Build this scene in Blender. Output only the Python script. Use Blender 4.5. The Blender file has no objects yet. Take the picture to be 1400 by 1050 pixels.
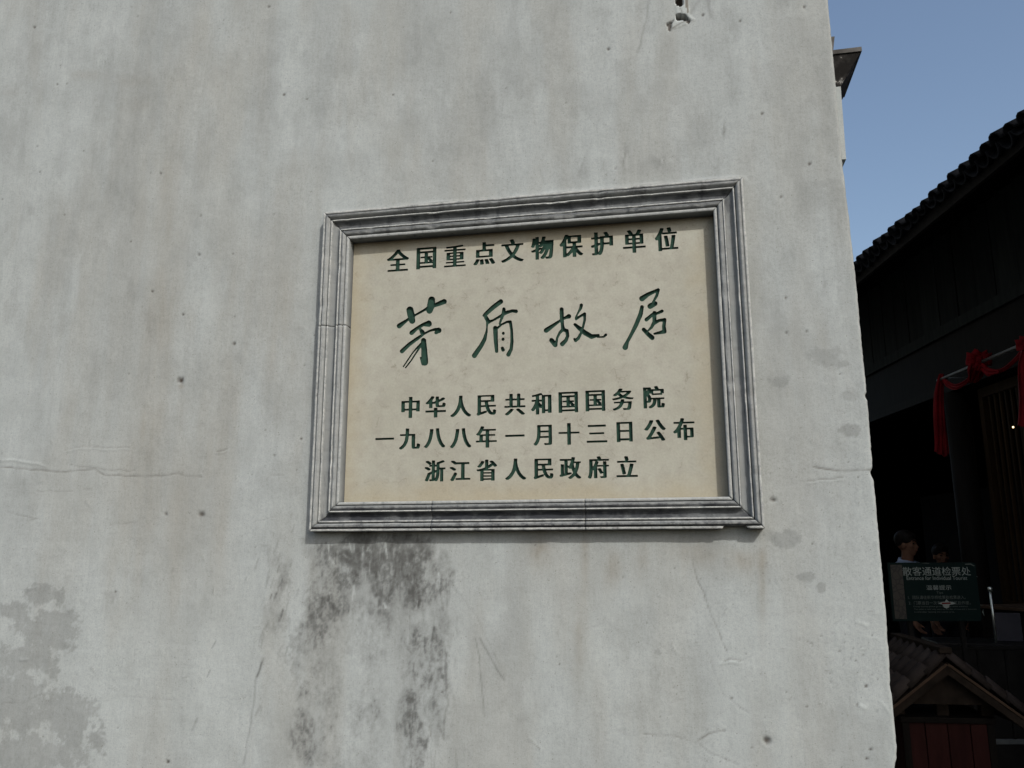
import bpy, bmesh, math, random
import numpy as np
from mathutils import Vector, Matrix, geometry

random.seed(7)
rng = np.random.default_rng(11)
S = bpy.context.scene
C = S.collection

# ------------------------------------------------------------------ camera
F, YAW, PITCH, ROLL = 1113.96, -0.19197, 0.20213, -0.00224     # focal length in photo pixels (1400 wide)
D, ZC = 2.75, 1.55
fw = np.array([math.sin(YAW)*math.cos(PITCH), math.cos(YAW)*math.cos(PITCH), math.sin(PITCH)])
r0 = np.cross(fw, [0, 0, 1]); r0 /= np.linalg.norm(r0); u0 = np.cross(r0, fw)
rt = r0*math.cos(ROLL)+u0*math.sin(ROLL); up = u0*math.cos(ROLL)-r0*math.sin(ROLL)
CAM = np.array([0, -D, ZC])
cd = bpy.data.cameras.new('camera'); cam = bpy.data.objects.new('camera', cd); C.objects.link(cam)
cd.sensor_width = 36; cd.lens = F*36/1400; cd.clip_start = 0.05; cd.clip_end = 2000
cam.matrix_world = Matrix(((rt[0], up[0], -fw[0], CAM[0]), (rt[1], up[1], -fw[1], CAM[1]), (rt[2], up[2], -fw[2], CAM[2]), (0, 0, 0, 1)))
S.camera = cam

# ------------------------------------------------------------------ light
TO_SUN = Vector((0.75, -1.0, 1.0)).normalized()
w = bpy.data.worlds.new('World'); S.world = w; w.use_nodes = True
nt = w.node_tree; bg = nt.nodes['Background']
sky = nt.nodes.new('ShaderNodeTexSky'); sky.sky_type = 'NISHITA'; sky.sun_disc = False
sky.sun_elevation = math.asin(TO_SUN.z); sky.sun_rotation = math.atan2(TO_SUN.x, TO_SUN.y)
sky.air_density = 1.15; sky.dust_density = 3.1; sky.ozone_density = .95
nt.links.new(sky.outputs[0], bg.inputs[0]); bg.inputs[1].default_value = 0.14
sd = bpy.data.lights.new('sun', 'SUN'); sd.energy = 2.6; sd.angle = math.radians(0.6); sd.color = (1, .965, .905)
so = bpy.data.objects.new('sun', sd); C.objects.link(so); so.rotation_euler = TO_SUN.to_track_quat('Z', 'Y').to_euler()
so.location = (3, -6, 9)
S.view_settings.view_transform = 'Standard'; S.view_settings.look = 'None'
S.view_settings.exposure = 0.12; S.view_settings.gamma = 1; S.view_settings.use_curve_mapping = False

# ------------------------------------------------------------------ geometry helpers
def ray(px, py):
    d = fw*F+rt*(px-700)+up*(525-py); return d/np.linalg.norm(d)
def on_wall(px, py, y=0.0):
    d = ray(px, py); return CAM+d*((y+D)/d[1])
def at_z(px, py, Z):                               # the point Z metres in front of the camera
    d = ray(px, py); return CAM+d*(Z/(d@fw))
def to_px(P):
    d = P-CAM; z = d@fw; return 700+F*(d@rt)/z, 525-F*(d@up)/z

def tag(o, label=None, cat=None, group=None, kind=None):
    if label: o['label'] = label
    if cat: o['category'] = cat
    if group: o['group'] = group
    if kind: o['kind'] = kind
    return o
def empty(name, loc=(0, 0, 0), rz=0.0):
    o = bpy.data.objects.new(name, None); C.objects.link(o); o.empty_display_size = .1
    o.location = loc; o.rotation_euler = (0, 0, rz); return o
def link(name, me, m, parent=None, smooth=False):
    if m and not me.materials: me.materials.append(m)
    if smooth: me.polygons.foreach_set('use_smooth', [True]*len(me.polygons))
    o = bpy.data.objects.new(name, me); C.objects.link(o)
    if parent: o.parent = parent
    return o
def pyd(name, vs, fs, m, parent=None, smooth=False):
    me = bpy.data.meshes.new(name); me.from_pydata([tuple(map(float, v)) for v in vs], [], [list(map(int, f)) for f in fs]); me.update()
    return link(name, me, m, parent, smooth)

class MB:
    def __init__(s): s.v = []; s.f = []
    def add(s, vs, fs):
        n = len(s.v); s.v += [tuple(v) for v in vs]; s.f += [[i+n for i in f] for f in fs]; return s
    def box(s, x0, x1, y0, y1, z0, z1, M=None, j=0.0):
        vs = [(x, y, z) for x in (x0, x1) for y in (y0, y1) for z in (z0, z1)]
        if j: vs = [tuple(c+random.uniform(-j, j) for c in v) for v in vs]
        if M is not None: vs = [tuple(M @ Vector(v)) for v in vs]
        return s.add(vs, [(0, 1, 3, 2), (4, 6, 7, 5), (0, 4, 5, 1), (2, 3, 7, 6), (0, 2, 6, 4), (1, 5, 7, 3)])
    def tube(s, pts, rad, n=10):
        pts = [Vector(p) for p in pts]; rads = rad if isinstance(rad, (list, tuple)) else [rad]*len(pts)
        vs = []; fs = []
        for i, p in enumerate(pts):
            t = (pts[min(i+1, len(pts)-1)]-pts[max(i-1, 0)]).normalized()
            a = t.cross(Vector((0, 0, 1)) if abs(t.z) < .9 else Vector((1, 0, 0))).normalized(); b = t.cross(a)
            for k in range(n):
                q = 2*math.pi*k/n; vs.append(p+(a*math.cos(q)+b*math.sin(q))*rads[i])
        for i in range(len(pts)-1):
            for k in range(n):
                fs.append((i*n+k, i*n+(k+1) % n, (i+1)*n+(k+1) % n, (i+1)*n+k))
        fs.append(list(range(n))[::-1]); fs.append([(len(pts)-1)*n+k for k in range(n)])
        return s.add(vs, fs)
    def ball(s, c, r, n=12, m=8):
        r = r if isinstance(r, (tuple, list)) else (r, r, r)
        vs = [(c[0], c[1], c[2]+r[2])]
        for i in range(1, m):
            for k in range(n):
                a = math.pi*i/m; b = 2*math.pi*k/n
                vs.append((c[0]+r[0]*math.sin(a)*math.cos(b), c[1]+r[1]*math.sin(a)*math.sin(b), c[2]+r[2]*math.cos(a)))
        vs.append((c[0], c[1], c[2]-r[2])); fs = []
        for k in range(n): fs.append((0, 1+k, 1+(k+1) % n)); fs.append((len(vs)-1, 1+(m-2)*n+(k+1) % n, 1+(m-2)*n+k))
        for i in range(m-2):
            for k in range(n): fs.append((1+i*n+k, 1+(i+1)*n+k, 1+(i+1)*n+(k+1) % n, 1+i*n+(k+1) % n))
        return s.add(vs, fs)
    def build(s, name, m, parent=None, smooth=False, bevel=0.0):
        o = pyd(name, s.v, s.f, m, parent, smooth)
        if bevel:
            b = o.modifiers.new('bevel', 'BEVEL'); b.width = bevel; b.segments = 2; b.limit_method = 'ANGLE'
        return o

# ------------------------------------------------------------------ materials
def newmat(name, rough=.8):
    m = bpy.data.materials.new(name); m.use_nodes = True
    b = m.node_tree.nodes['Principled BSDF']; b.inputs['Roughness'].default_value = rough
    return m, m.node_tree, b
def nd(t, typ, **kw):
    n = t.nodes.new(typ)
    for k, v in kw.items():
        if k in n.inputs: n.inputs[k].default_value = v
        else: setattr(n, k, v)
    return n
def ramp(t, fac, stops):
    r = t.nodes.new('ShaderNodeValToRGB'); t.links.new(fac, r.inputs[0])
    e = r.color_ramp.elements
    while len(e) < len(stops): e.new(.5)
    for i, (p, c) in enumerate(stops): e[i].position = p; e[i].color = (c if len(c) == 4 else (*c, 1))
    return r.outputs[0]
def mix(t, fac, a, b, mode='MIX'):
    n = t.nodes.new('ShaderNodeMix'); n.data_type = 'RGBA'; n.blend_type = mode
    for s, v in ((0, fac), (6, a), (7, b)):
        if hasattr(v, 'is_linked'): t.links.new(v, n.inputs[s])
        else: n.inputs[s].default_value = v if s == 0 else (*v, 1)[:4]
    return n.outputs[2]
def coord(t, scale=(1, 1, 1), obj=True):
    c = t.nodes.new('ShaderNodeTexCoord'); mp = t.nodes.new('ShaderNodeMapping'); mp.inputs['Scale'].default_value = scale
    t.links.new(c.outputs['Object' if obj else 'Generated'], mp.inputs[0]); return mp.outputs[0]
def noise(t, vec, scale, detail=5, rough=.55):
    n = nd(t, 'ShaderNodeTexNoise', Scale=scale, Detail=detail, Roughness=rough); t.links.new(vec, n.inputs['Vector']); return n.outputs['Fac']
def bump(t, b, h, strength=.3, dist=.002):
    n = nd(t, 'ShaderNodeBump', Strength=strength, Distance=dist); t.links.new(h, n.inputs['Height']); t.links.new(n.outputs[0], b.inputs['Normal'])
def simple(name, c0, c1, scale=6, stretch=(1, 1, 1), rough=.8, bmp=.3, dist=.002, metallic=0.0, rnd=.0):
    m, t, b = newmat(name, rough); v = coord(t, stretch)
    n = noise(t, v, scale); col = ramp(t, n, [(.3, c0), (.7, c1)])
    if rnd:
        oi = t.nodes.new('ShaderNodeObjectInfo'); mr = nd(t, 'ShaderNodeMapRange'); mr.inputs['To Min'].default_value = 1-rnd; mr.inputs['To Max'].default_value = 1+rnd
        t.links.new(oi.outputs['Random'], mr.inputs[0]); cb = t.nodes.new('ShaderNodeCombineXYZ')
        for k in range(3): t.links.new(mr.outputs[0], cb.inputs[k])
        col = mix(t, 1.0, col, cb.outputs[0], 'MULTIPLY')
    t.links.new(col, b.inputs['Base Color']); b.inputs['Metallic'].default_value = metallic; b.inputs['Specular IOR Level'].default_value = .5 if metallic else .06
    n2 = noise(t, v, scale*5); bump(t, b, n2, bmp, dist)
    return m

M = {}
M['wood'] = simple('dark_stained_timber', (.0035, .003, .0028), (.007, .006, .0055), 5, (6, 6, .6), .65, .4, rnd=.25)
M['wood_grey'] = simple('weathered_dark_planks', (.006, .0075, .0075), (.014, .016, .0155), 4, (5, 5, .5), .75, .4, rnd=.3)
M['wood_warm'] = simple('brown_lattice_wood', (.014, .008, .004), (.026, .015, .0065), 5, (5, 5, .5), .55, .3, rnd=.3)
M['tile_grey'] = simple('grey_clay_roof_tile', (.005, .0055, .007), (.015, .016, .019), 9, rough=.85, rnd=.35)
M['bin_tile'] = simple('brown_grey_small_tile', (.014, .0115, .011), (.032, .027, .0255), 14, rough=.8, rnd=.3)
M['bin_wood'] = simple('bin_roof_timber', (.008, .0062, .005), (.021, .016, .0125), 5, (3, 3, 3), .75, .5, rnd=.2)
M['bin_red'] = simple('dull_red_painted_planks', (.013, .004, .0038), (.023, .007, .0065), 6, (4, 4, .7), .6, .35, rnd=.15)
M['black_metal'] = simple('black_painted_metal', (.005, .005, .0055), (.012, .012, .012), 10, rough=.4)
M['steel'] = simple('brushed_steel', (.45, .5, .48), (.62, .66, .64), 20, (1, 1, .1), .3, .1, metallic=.9)
M['gate_panel'] = simple('grey_gate_wing', (.03, .03, .038), (.05, .05, .06), 4, rough=.3, bmp=.05)
M['gate_edge'] = simple('brown_counter_edge', (.03, .02, .014), (.06, .04, .028), 6, rough=.5)
M['red_cloth'] = simple('red_silk', (.085, .002, .0045), (.15, .004, .008), 8, rough=.55, bmp=.2)
M['skin'] = simple('skin', (.12, .062, .04), (.17, .09, .06), 8, rough=.5, bmp=.1)
M['hair'] = simple('black_hair', (.006, .005, .005), (.014, .011, .010), 60, (1, 1, .2), .5, .4)
M['shirt'] = simple('pale_blue_shirt', (.24, .29, .40), (.32, .38, .50), 5, rough=.8, bmp=.2)
M['teal'] = simple('dark_teal_shirt', (.006, .026, .028), (.01, .038, .04), 5, rough=.8)
M['trousers'] = simple('dark_trousers', (.012, .012, .016), (.022, .022, .028), 5, rough=.85)
M['shoe'] = simple('black_shoe', (.01, .01, .01), (.02, .02, .02), 5, rough=.4)
M['paving'] = simple('grey_granite_paving', (.03, .03, .03), (.06, .058, .056), 12, rough=.85, rnd=.25)
M['ground'] = simple('packed_ground_joint', (.025, .024, .023), (.045, .043, .04), 10, rough=.95)
M['sign_green'] = simple('dark_green_sign_print', (.0026, .0082, .0085), (.004, .0112, .0112), 6, rough=.45, bmp=.05)
M['sign_white'] = simple('white_print', (.15, .175, .17), (.20, .23, .22), 8, rough=.5, bmp=.05)
M['sign_red'] = simple('dark_red_print', (.06, .006, .006), (.09, .01, .01), 8, rough=.5)
M['cornice'] = simple('weathered_grey_lime', (.05, .048, .046), (.13, .128, .122), 14, rough=.9)
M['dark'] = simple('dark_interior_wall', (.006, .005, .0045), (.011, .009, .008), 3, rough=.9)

# ------------------------------------------------------------------ value noise for modelled relief and wear
def vnoise(x, z, s, seed=0, sx=1.0, sz=1.0):
    g = np.random.default_rng(seed).random((128, 128))
    a = x/(s*sx)+1000.3; b = z/(s*sz)+1000.7
    i = np.floor(a).astype(int); j = np.floor(b).astype(int); fa = a-i; fb = b-j
    fa = fa*fa*(3-2*fa); fb = fb*fb*(3-2*fb)
    i0 = i % 128; i1 = (i+1) % 128; j0 = j % 128; j1 = (j+1) % 128
    return (g[i0, j0]*(1-fa)+g[i1, j0]*fa)*(1-fb)+(g[i0, j1]*(1-fa)+g[i1, j1]*fa)*fb
def fbm(x, z, s, seed=0, octv=4, sx=1.0, sz=1.0, gain=.55):
    t = 0; a = 1; n = 0
    for k in range(octv):
        t = t+a*vnoise(x, z, s/2**k, seed*17+k, sx, sz); n += a; a *= gain
    return t/n
def sst(e0, e1, v):
    t = np.clip((v-e0)/(e1-e0), 0, 1); return t*t*(3-2*t)

# ================================================================== THE WHITE HOUSE WALL
EDGE = [(1133, 0), (1143, 110), (1152, 215), (1170, 370), (1180, 480), (1185.9, 536), (1183.6, 539), (1184.4, 543), (1186.9, 547), (1189.5, 579), (1192.2, 611), (1191.3, 613), (1192.6, 617),
        (1194, 636), (1193, 641), (1190.8, 645), (1192.6, 651), (1195, 656), (1198, 680), (1205.5, 765), (1213, 850), (1214.5, 881), (1215.6, 885), (1217, 911), (1218.2, 932), (1217.6, 936), (1220, 949), (1223.3, 983), (1227, 1021), (1226.8, 1037), (1224, 1050)]
ez = []; ex = []
for p in EDGE:
    q = on_wall(*p); ez.append(q[2]); ex.append(q[0])
ez = np.array(ez[::-1]); ex = np.array(ex[::-1])
def edge_x(z):
    e = np.interp(z, ez, ex)
    lo = z < ez[0]
    e = np.where(lo, ex[0]+(.612-ex[0])*sst(0, .12, ez[0]-z), e)
    return e+(vnoise(z, z*0, .012, 91)-.5)*.0018+(vnoise(z, z*0, .05, 92)-.5)*.0018

PX0, PZ0, PW, PH = -1.25263, 1.61758, 1.53656, 1.19271        # plaque rectangle
ML, MR, MT, MBm = .10646, .10315, .11425, .10125

xs = np.concatenate([np.linspace(-9, -3.05, 40)[:-1], np.linspace(-3.05, .56, 800)[:-1], np.linspace(.56, .625, 22)])
zs = np.concatenate([np.linspace(0, .7, 30)[:-1], np.linspace(.7, 4.05, 760)[:-1], np.linspace(4.05, 6.2, 30)])
X, Z = np.meshgrid(xs, zs, indexing='xy')
# columns near the corner follow its chipped line
EX = edge_x(zs)[:, None]
wgt = sst(.50, .625, X)
Xw = X+wgt*(EX-.625)*np.clip((X-.5)/.125, 0, 1)**.0
NX, NZ = len(xs), len(zs)
P = np.stack([Xw, np.zeros_like(Xw), Z], -1)
px, py = to_px(P.reshape(-1, 3)); px = px.reshape(X.shape); py = py.reshape(X.shape)

x, z = Xw, Z
disp = (fbm(x, z, .55, 1, 3)-.5)*.010+(fbm(x, z, .09, 2, 3, 1.0, 1.1)-.5)*.0017+(fbm(x, z, .02, 3, 2)-.5)*.0006
disp += (fbm(x, z, .16, 4, 3, 4, .25)-.5)*.0009*sst(560, 700, py)*(1-sst(300, 460, px))      # long horizontal trowel laps
mould = np.zeros_like(x); damp = np.zeros_like(x); warm = np.zeros_like(x); pale = np.zeros_like(x); pit_dark = np.zeros_like(x)

# soft broad wash variations, mostly running down the wall
warm += .70*sst(.36, .70, fbm(x, z, .7, 5, 4, .5, 1.8))*np.exp(-(((px-330)/330)**2+((py-470)/330)**2))
warm += .35*np.exp(-(((px-405)/45)**2+((py-480)/190)**2))*(.6+.8*fbm(x, z, .1, 6, 3))
warm += .42*sst(.42, .7, fbm(x, z, .4, 7, 4, .4, 2.0))
for cx, cy, rx, ry, a in [(118, 102, 28, 8, .45), (180, 112, 30, 9, .35), (190, 145, 16, 14, .3), (12, 125, 20, 9, .25), (738, 752, 16, 30, 1.1), (800, 760, 6, 50, .6), (838, 775, 18, 30, .8), (792, 880, 10, 80, .4), (955, 750, 34, 26, .8), (1005, 765, 42, 24, .75), (1042, 800, 7, 60, .6), (878, 765, 10, 26, .6), (700, 320, 40, 20, .15)]:
    warm += a*np.exp(-(((px-cx)/rx)**2+((py-cy)/ry)**2)*1.3)*(.4+1.2*fbm(x, z, .06, 8, 3))
pale += .5*sst(.5, .78, fbm(x, z, .5, 9, 4, .35, 2.2))
pale += .55*np.exp(-(((px-250)/190)**2+((py-930)/130)**2))+.75*np.exp(-(((px-900)/320)**2+((py-920)/170)**2))
pale += .5*np.exp(-(((px-400)/22)**2+((py-680)/55)**2))
damp += .30*sst(.48, .78, fbm(x, z, .28, 10, 4, .45, 1.9))
damp += .22*sst(.50, .62, fbm(x, z, .12, 60, 4, .7, 1.3))*sst(.45, .6, fbm(x, z, .6, 61, 2))
# damp patches with their own outlines
nz = (fbm(x, z, .06, 12, 6, 1, 1, .62)-.5)*2.1+(fbm(x, z, .018, 88, 4, 1, 1, .7)-.5)*1.2; dgrain = .62+.55*fbm(x, z, .05, 83, 5, .8, 1.2, .7)
def patch(cx, cy, rx, ry, a=1.0, soft=.2, rot=0.0):
    dx, dy = px-cx, py-cy; c, s = math.cos(rot), math.sin(rot)
    d = np.sqrt(((dx*c+dy*s)/rx)**2+((-dx*s+dy*c)/ry)**2)+nz
    return a*(1-sst(1-soft, 1+soft, d))
for a in [(57, 812, 18, 14), (22, 835, 22, 10), (82, 815, 9, 16), (68, 865, 42, 32), (40, 900, 50, 26), (100, 862, 14, 8), (20, 950, 42, 45), (95, 985, 33, 38), (60, 1035, 55, 24), (25, 1040, 28, 28), (128, 1010, 14, 20),
          (1075, 737, 17, 11), (1050, 731, 10, 7, .5), (1132, 489, 21, 14, .8), (1155, 497, 9, 5, .8), (1067, 524, 15, 8, .9), (1163, 590, 19, 9, 1), (1101, 789, 13, 6), (1123, 804, 6, 7), (898, 891, 6, 6, .8),
          (1160, 266, 36, 12, .5, .3), (1130, 250, 22, 6, .4, .4), (148, 812, 10, 6, .5), (1165, 540, 12, 8, .5)]:
    damp = np.maximum(damp, patch(*a)*.9*dgrain)
damp += .35*patch(740, 738, 26, 6, 1, .4)
# black mould under the left half of the plaque, washed downwards
mx = sst(398, 446, px+34*(fbm(x, z, .05, 14, 3)-.5)*2)*(1-sst(570, 660, px+70*(fbm(x, z, .09, 15, 4)-.5)*2))
fall = np.exp(-np.clip(py-735, 0, None)/150.)
topd = np.exp(-np.clip(py-735, 0, None)/38.)
st = fbm(x, z, .10, 16, 5, .45, 1.5, .7); st2 = fbm(x, z, .035, 17, 4, .5, 1.6, .7); st3 = fbm(x, z, .012, 18, 3, .6, 1.3, .8)
below = sst(724, 732, py)
body = .30+.9*fall
edge_n = 60*(fbm(x, z, .12, 84, 5, .8, 1.2, .65)-.5)
D_ = np.zeros_like(x)
for cx, cy, rx, ry, a in [(515, 755, 96, 34, .95), (470, 800, 52, 60, .62), (555, 790, 70, 60, .50), (440, 830, 32, 80, .50), (520, 830, 60, 40, .30), (598, 800, 26, 52, .45), (612, 775, 14, 24, .5), (612, 850, 12, 40, .30), (577, 900, 32, 60, .50), (560, 990, 26, 60, .55), (560, 1035, 26, 30, .4),
                          (440, 930, 34, 60, .42), (470, 985, 60, 30, .40), (500, 975, 24, 18, .5), (455, 960, 22, 26, .3), (428, 1010, 30, 46, .38), (425, 870, 22, 60, .32), (600, 960, 18, 70, .22), (500, 890, 80, 100, .24), (490, 1010, 70, 60, .22), (378, 762, 12, 20, .2), (384, 805, 10, 40, .22), (378, 845, 12, 30, .15), (404, 880, 12, 50, .22), (362, 735, 12, 10, .15)]:
    q = np.sqrt(((px+edge_n-cx)/rx)**2+((py+edge_n*.6-cy)/ry)**2); D_ = np.maximum(D_, a*(1-sst(.55, 1.15, q)))
D_ *= 1-.9*np.exp(-((px-536)/11)**2)*sst(850, 890, py)
D_ *= sst(722, 734, py) if False else np.where(px > 420, sst(724, 732, py), 1)
nA = fbm(x, z, .12, 85, 6, .8, 1.15, .80); nB = .6*fbm(x, z, .016, 86, 3, .9, 1.1, .85)+.4*fbm(x, z, .03, 87, 3, .35, 2.2, .8)
m0 = np.clip(D_+((nA-.5)*3.4+(nB-.5)*1.0)*np.sqrt(D_)*.8, 0, 1)*sst(0, .12, D_)
m0 += .35*below*(1-sst(1040, 1046, px))*sst(418, 424, px)*np.exp(-np.clip(py-728, 0, None)/6.)  # thin darker strip along the frame's whole lower edge
mould = np.clip(m0*1.1, 0, 1)*(.62+.36*sst(.25, .72, nB)+.25*sst(.4, .6, nA)*nB)
for cx, cy, rx, ry in [(545, 835, 7, 26), (490, 812, 16, 12), (470, 748, 14, 4), (545, 850, 6, 18), (500, 800, 7, 10), (560, 745, 10, 5), (448, 900, 8, 12)]:
    mould *= 1-.75*np.exp(-(((px-cx)/rx)**2+((py-cy)/ry)**2))*sst(.40, .6, nB*.5+nA*.5)
# run marks above and beside the plaque
for cx, cy, rx, ry, a in [(797, 228, 9, 20, .35), (827, 225, 5, 16, .4), (855, 218, 7, 18, .45), (905, 222, 16, 12, .35), (1000, 40, 10, 26, .3), (940, 12, 8, 18, .1), (185, 290, 8, 20, .25), (42, 290, 6, 14, .3), (178, 395, 7, 22, .25), (205, 450, 9, 26, .25), (195, 520, 12, 26, .22),
                          (990, 178, 2, 10, .8), (1128, 385, 3, 16, .35), (430, 470, 8, 60, .15), (160, 820, 9, 7, .4), (187, 790, 14, 9, .2)]:
    g = np.exp(-(((px-cx)/rx)**2+((py-cy)/ry)**2)); mould = mould+a*g*sst(.3, .65, st2)
mould += .10*sst(.55, .8, fbm(x, z, .2, 22, 5, .25, 2.5, .7))*(1-sst(560, 700, py))
# thin slanting scuffs left of the stain
def seg_d(pts):
    d = np.full(px.shape, 1e9); 
    for (x0, y0), (x1, y1) in zip(pts[:-1], pts[1:]):
        vx, vy = x1-x0, y1-y0; L = vx*vx+vy*vy+1e-9
        t = np.clip(((px-x0)*vx+(py-y0)*vy)/L, 0, 1)
        d = np.minimum(d, np.hypot(px-x0-t*vx, py-y0-t*vy))
    return d
def local(pts, pad=12):
    a = np.array(pts); return (slice(None), slice(None)) if False else ((px > a[:, 0].min()-pad) & (px < a[:, 0].max()+pad) & (py > a[:, 1].min()-pad) & (py < a[:, 1].max()+pad))
def stroke(field, pts, wd, a, wob=1.2):
    m = local(pts); sx_, sy_ = px[m], py[m]
    n1 = (vnoise(x[m], z[m], .03, 31)-.5)*2*wob; n2 = (vnoise(x[m], z[m], .03, 32)-.5)*2*wob
    qx, qy = sx_+n1, sy_+n2; d = np.full(qx.shape, 1e9)
    for (x0, y0), (x1, y1) in zip(pts[:-1], pts[1:]):
        vx, vy = x1-x0, y1-y0; L = vx*vx+vy*vy+1e-9
        t = np.clip(((qx-x0)*vx+(qy-y0)*vy)/L, 0, 1); d = np.minimum(d, np.hypot(qx-x0-t*vx, qy-y0-t*vy))
    field[m] += a*np.exp(-(d/wd)**2)
R = random.Random(5)
for k in range(34):
    sx_, sy_ = R.gauss(374, 17), R.gauss(815, 45); L = R.uniform(5, 18)
    stroke(mould, [(sx_, sy_), (sx_-L*.28, sy_+L)], R.uniform(.6, 1.5), R.uniform(.12, .42), 1.6)
for k in range(45):
    sx_, sy_ = R.uniform(540, 625), R.uniform(760, 1040); L = R.uniform(8, 40)
    stroke(mould, [(sx_, sy_), (sx_+L*R.uniform(-.1, .25), sy_+L)], R.uniform(.7, 1.3), R.uniform(.1, .3), 1.2)
for k in range(16):
    sx_, sy_ = R.uniform(440, 620), R.uniform(740, 830); L = R.uniform(4, 22)
    stroke(pale, [(sx_, sy_), (sx_+R.uniform(-2, 5), sy_+L)], R.uniform(.8, 1.6), R.uniform(.5, 1.5), .6)
    stroke(mould, [(sx_, sy_), (sx_+R.uniform(-2, 5), sy_+L)], 1.2, -.5, .6)
for pts, wd, a in [([(358, 905), (349, 935), (347, 960), (340, 1000), (333, 1045)], 1.3, .35), ([(360, 900), (352, 925)], 2.2, .42), ([(355, 965), (350, 978)], 2.0, .35), ([(270, 982), (263, 998)], 1.6, .35), ([(294, 878), (290, 886)], .9, .5), ([(288, 915), (284, 926)], .9, .45),
                   ([(650, 872), (656, 905), (663, 980)], 1.0, .45), ([(656, 872), (679, 915), (690, 930)], 1.2, .5), ([(608, 905), (612, 960), (606, 1010)], 1.6, .35), ([(620, 800), (650, 840), (690, 925)], .9, .2),
                   ([(888, 0), (884, 25), (876, 60), (872, 72)], 1.6, .30), ([(956, 0), (944, 17)], 2.6, .30), ([(967, 0), (968, 10), (972, 22)], 2.8, .32), ([(800, 860), (830, 850), (850, 866)], 1.0, .15)]:
    stroke(mould, pts, wd, a)
# cracks: colour and relief
cr = np.zeros_like(x)
for pts, wd, a in [([(0, 639), (40, 642), (85, 645), (130, 642), (145, 650), (200, 652), (235, 648), (275, 652)], 1.1, .75), ([(95, 636), (145, 642), (185, 644)], .9, .5), ([(88, 615), (110, 611), (178, 612)], .9, .5), ([(296, 618), (311, 614)], 1.0, .8),
                   ([(1112, 639), (1130, 642), (1150, 644), (1174, 643), (1190, 643)], 1.2, .9), ([(1104, 657), (1120, 656), (1152, 653)], 1.0, .7), ([(946, 765), (952, 790), (964, 816), (974, 843), (983, 866), (993, 890)], 1.0, .65),
                   ([(966, 890), (976, 915), (989, 948), (1004, 962), (1024, 976)], .8, .4), ([(880, 1003), (923, 1007), (954, 1015), (974, 1031), (1010, 1045)], .9, .5), ([(954, 1012), (968, 1003), (988, 999)], 1.2, .8),
                   ([(10, 700), (52, 709), (40, 711)], .9, .4), ([(150, 718), (185, 714)], .8, .35), ([(0, 960), (35, 961), (55, 950)], .8, .3), ([(160, 950), (250, 958)], .8, .25), ([(50, 671), (98, 672)], .9, .45), ([(115, 669), (125, 668)], 1, .6), ([(370, 649), (388, 650)], 1, .5),
                   ([(722, 1008), (738, 1024)], 1.0, .8), ([(588, 993), (590, 1010)], 1., .6), ([(345, 715), (378, 706)], .8, .3), ([(182, 538), (190, 560), (196, 575)], .8, .0),
                   ([(1010, 905), (1030, 895)], .8, .3), ([(990, 905), (1000, 900), (1012, 903)], 1.2, .6), ([(1060, 840), (1095, 838)], .8, .25), ([(455, 915), (450, 900)], .8, .3)]:
    stroke(cr, pts, wd, a)
cr = np.clip(cr, 0, 1)*(.35+.9*vnoise(x, z, .02, 40))
disp += -.0017*cr
# raised plaster lips next to laps
lip = np.zeros_like(x)
for pts, wd, a in [([(0, 628), (40, 632), (60, 637)], 1.6, 1.), ([(88, 617), (110, 613), (178, 614)], 1.6, .6), ([(296, 620), (311, 616)], 1.5, .7), ([(985, 908), (1000, 904), (1012, 906)], 2.2, 1), ([(724, 1010), (740, 1026)], 1.6, 1), ([(1172, 850), (1185, 855)], 2.5, .8),
                   ([(1104, 660), (1152, 656)], 1.6, .6), ([(1182, 520), (1184, 548)], 1.5, .5), ([(40, 806), (52, 802), (50, 806)], 1.5, .9), ([(28, 902), (38, 902)], 2, 1), ([(1205, 960), (1215, 975)], 2, .6), ([(1174, 963), (1183, 968)], 2.4, 1)]:
    stroke(lip, pts, wd, a)
for k in range(150):
    cx_, cy_ = (R.uniform(860, 1215), R.uniform(600, 1045)) if k < 95 else (R.uniform(0, 420), R.uniform(560, 1045))
    L_ = R.uniform(1.2, 5); an_ = R.gauss(0, .45)+(0 if k % 3 else 1.2); q1 = (cx_-L_*math.cos(an_), cy_-L_*math.sin(an_)); q2 = (cx_+L_*math.cos(an_), cy_+L_*math.sin(an_)); am = R.uniform(.3, .9)
    stroke(lip, [q1, q2], R.uniform(.7, 1.3), am, .8); stroke(cr, [(q1[0], q1[1]-1.3), (q2[0], q2[1]-1.3)], .7, am*.6, .8)
disp += .0019*lip; pale += .8*np.clip(lip, 0, 1)
for cx, cy, rr in [(1160, 543, 8), (410, 453, 6), (975, 82, 4), (975, 998, 5), (690, 262, 4)]:
    d = np.hypot((px-cx)/1.1, py-cy); d = d+3*(vnoise(x, z, .012, 77)-.5); disp += .0009*np.exp(-((d-rr)/2.)**2)*sst(.35, .7, vnoise(x, z, .02, 78)); cr += .3*np.exp(-((d-rr)/1.3)**2)*(py < cy)*vnoise(x, z, .012, 79)
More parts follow.
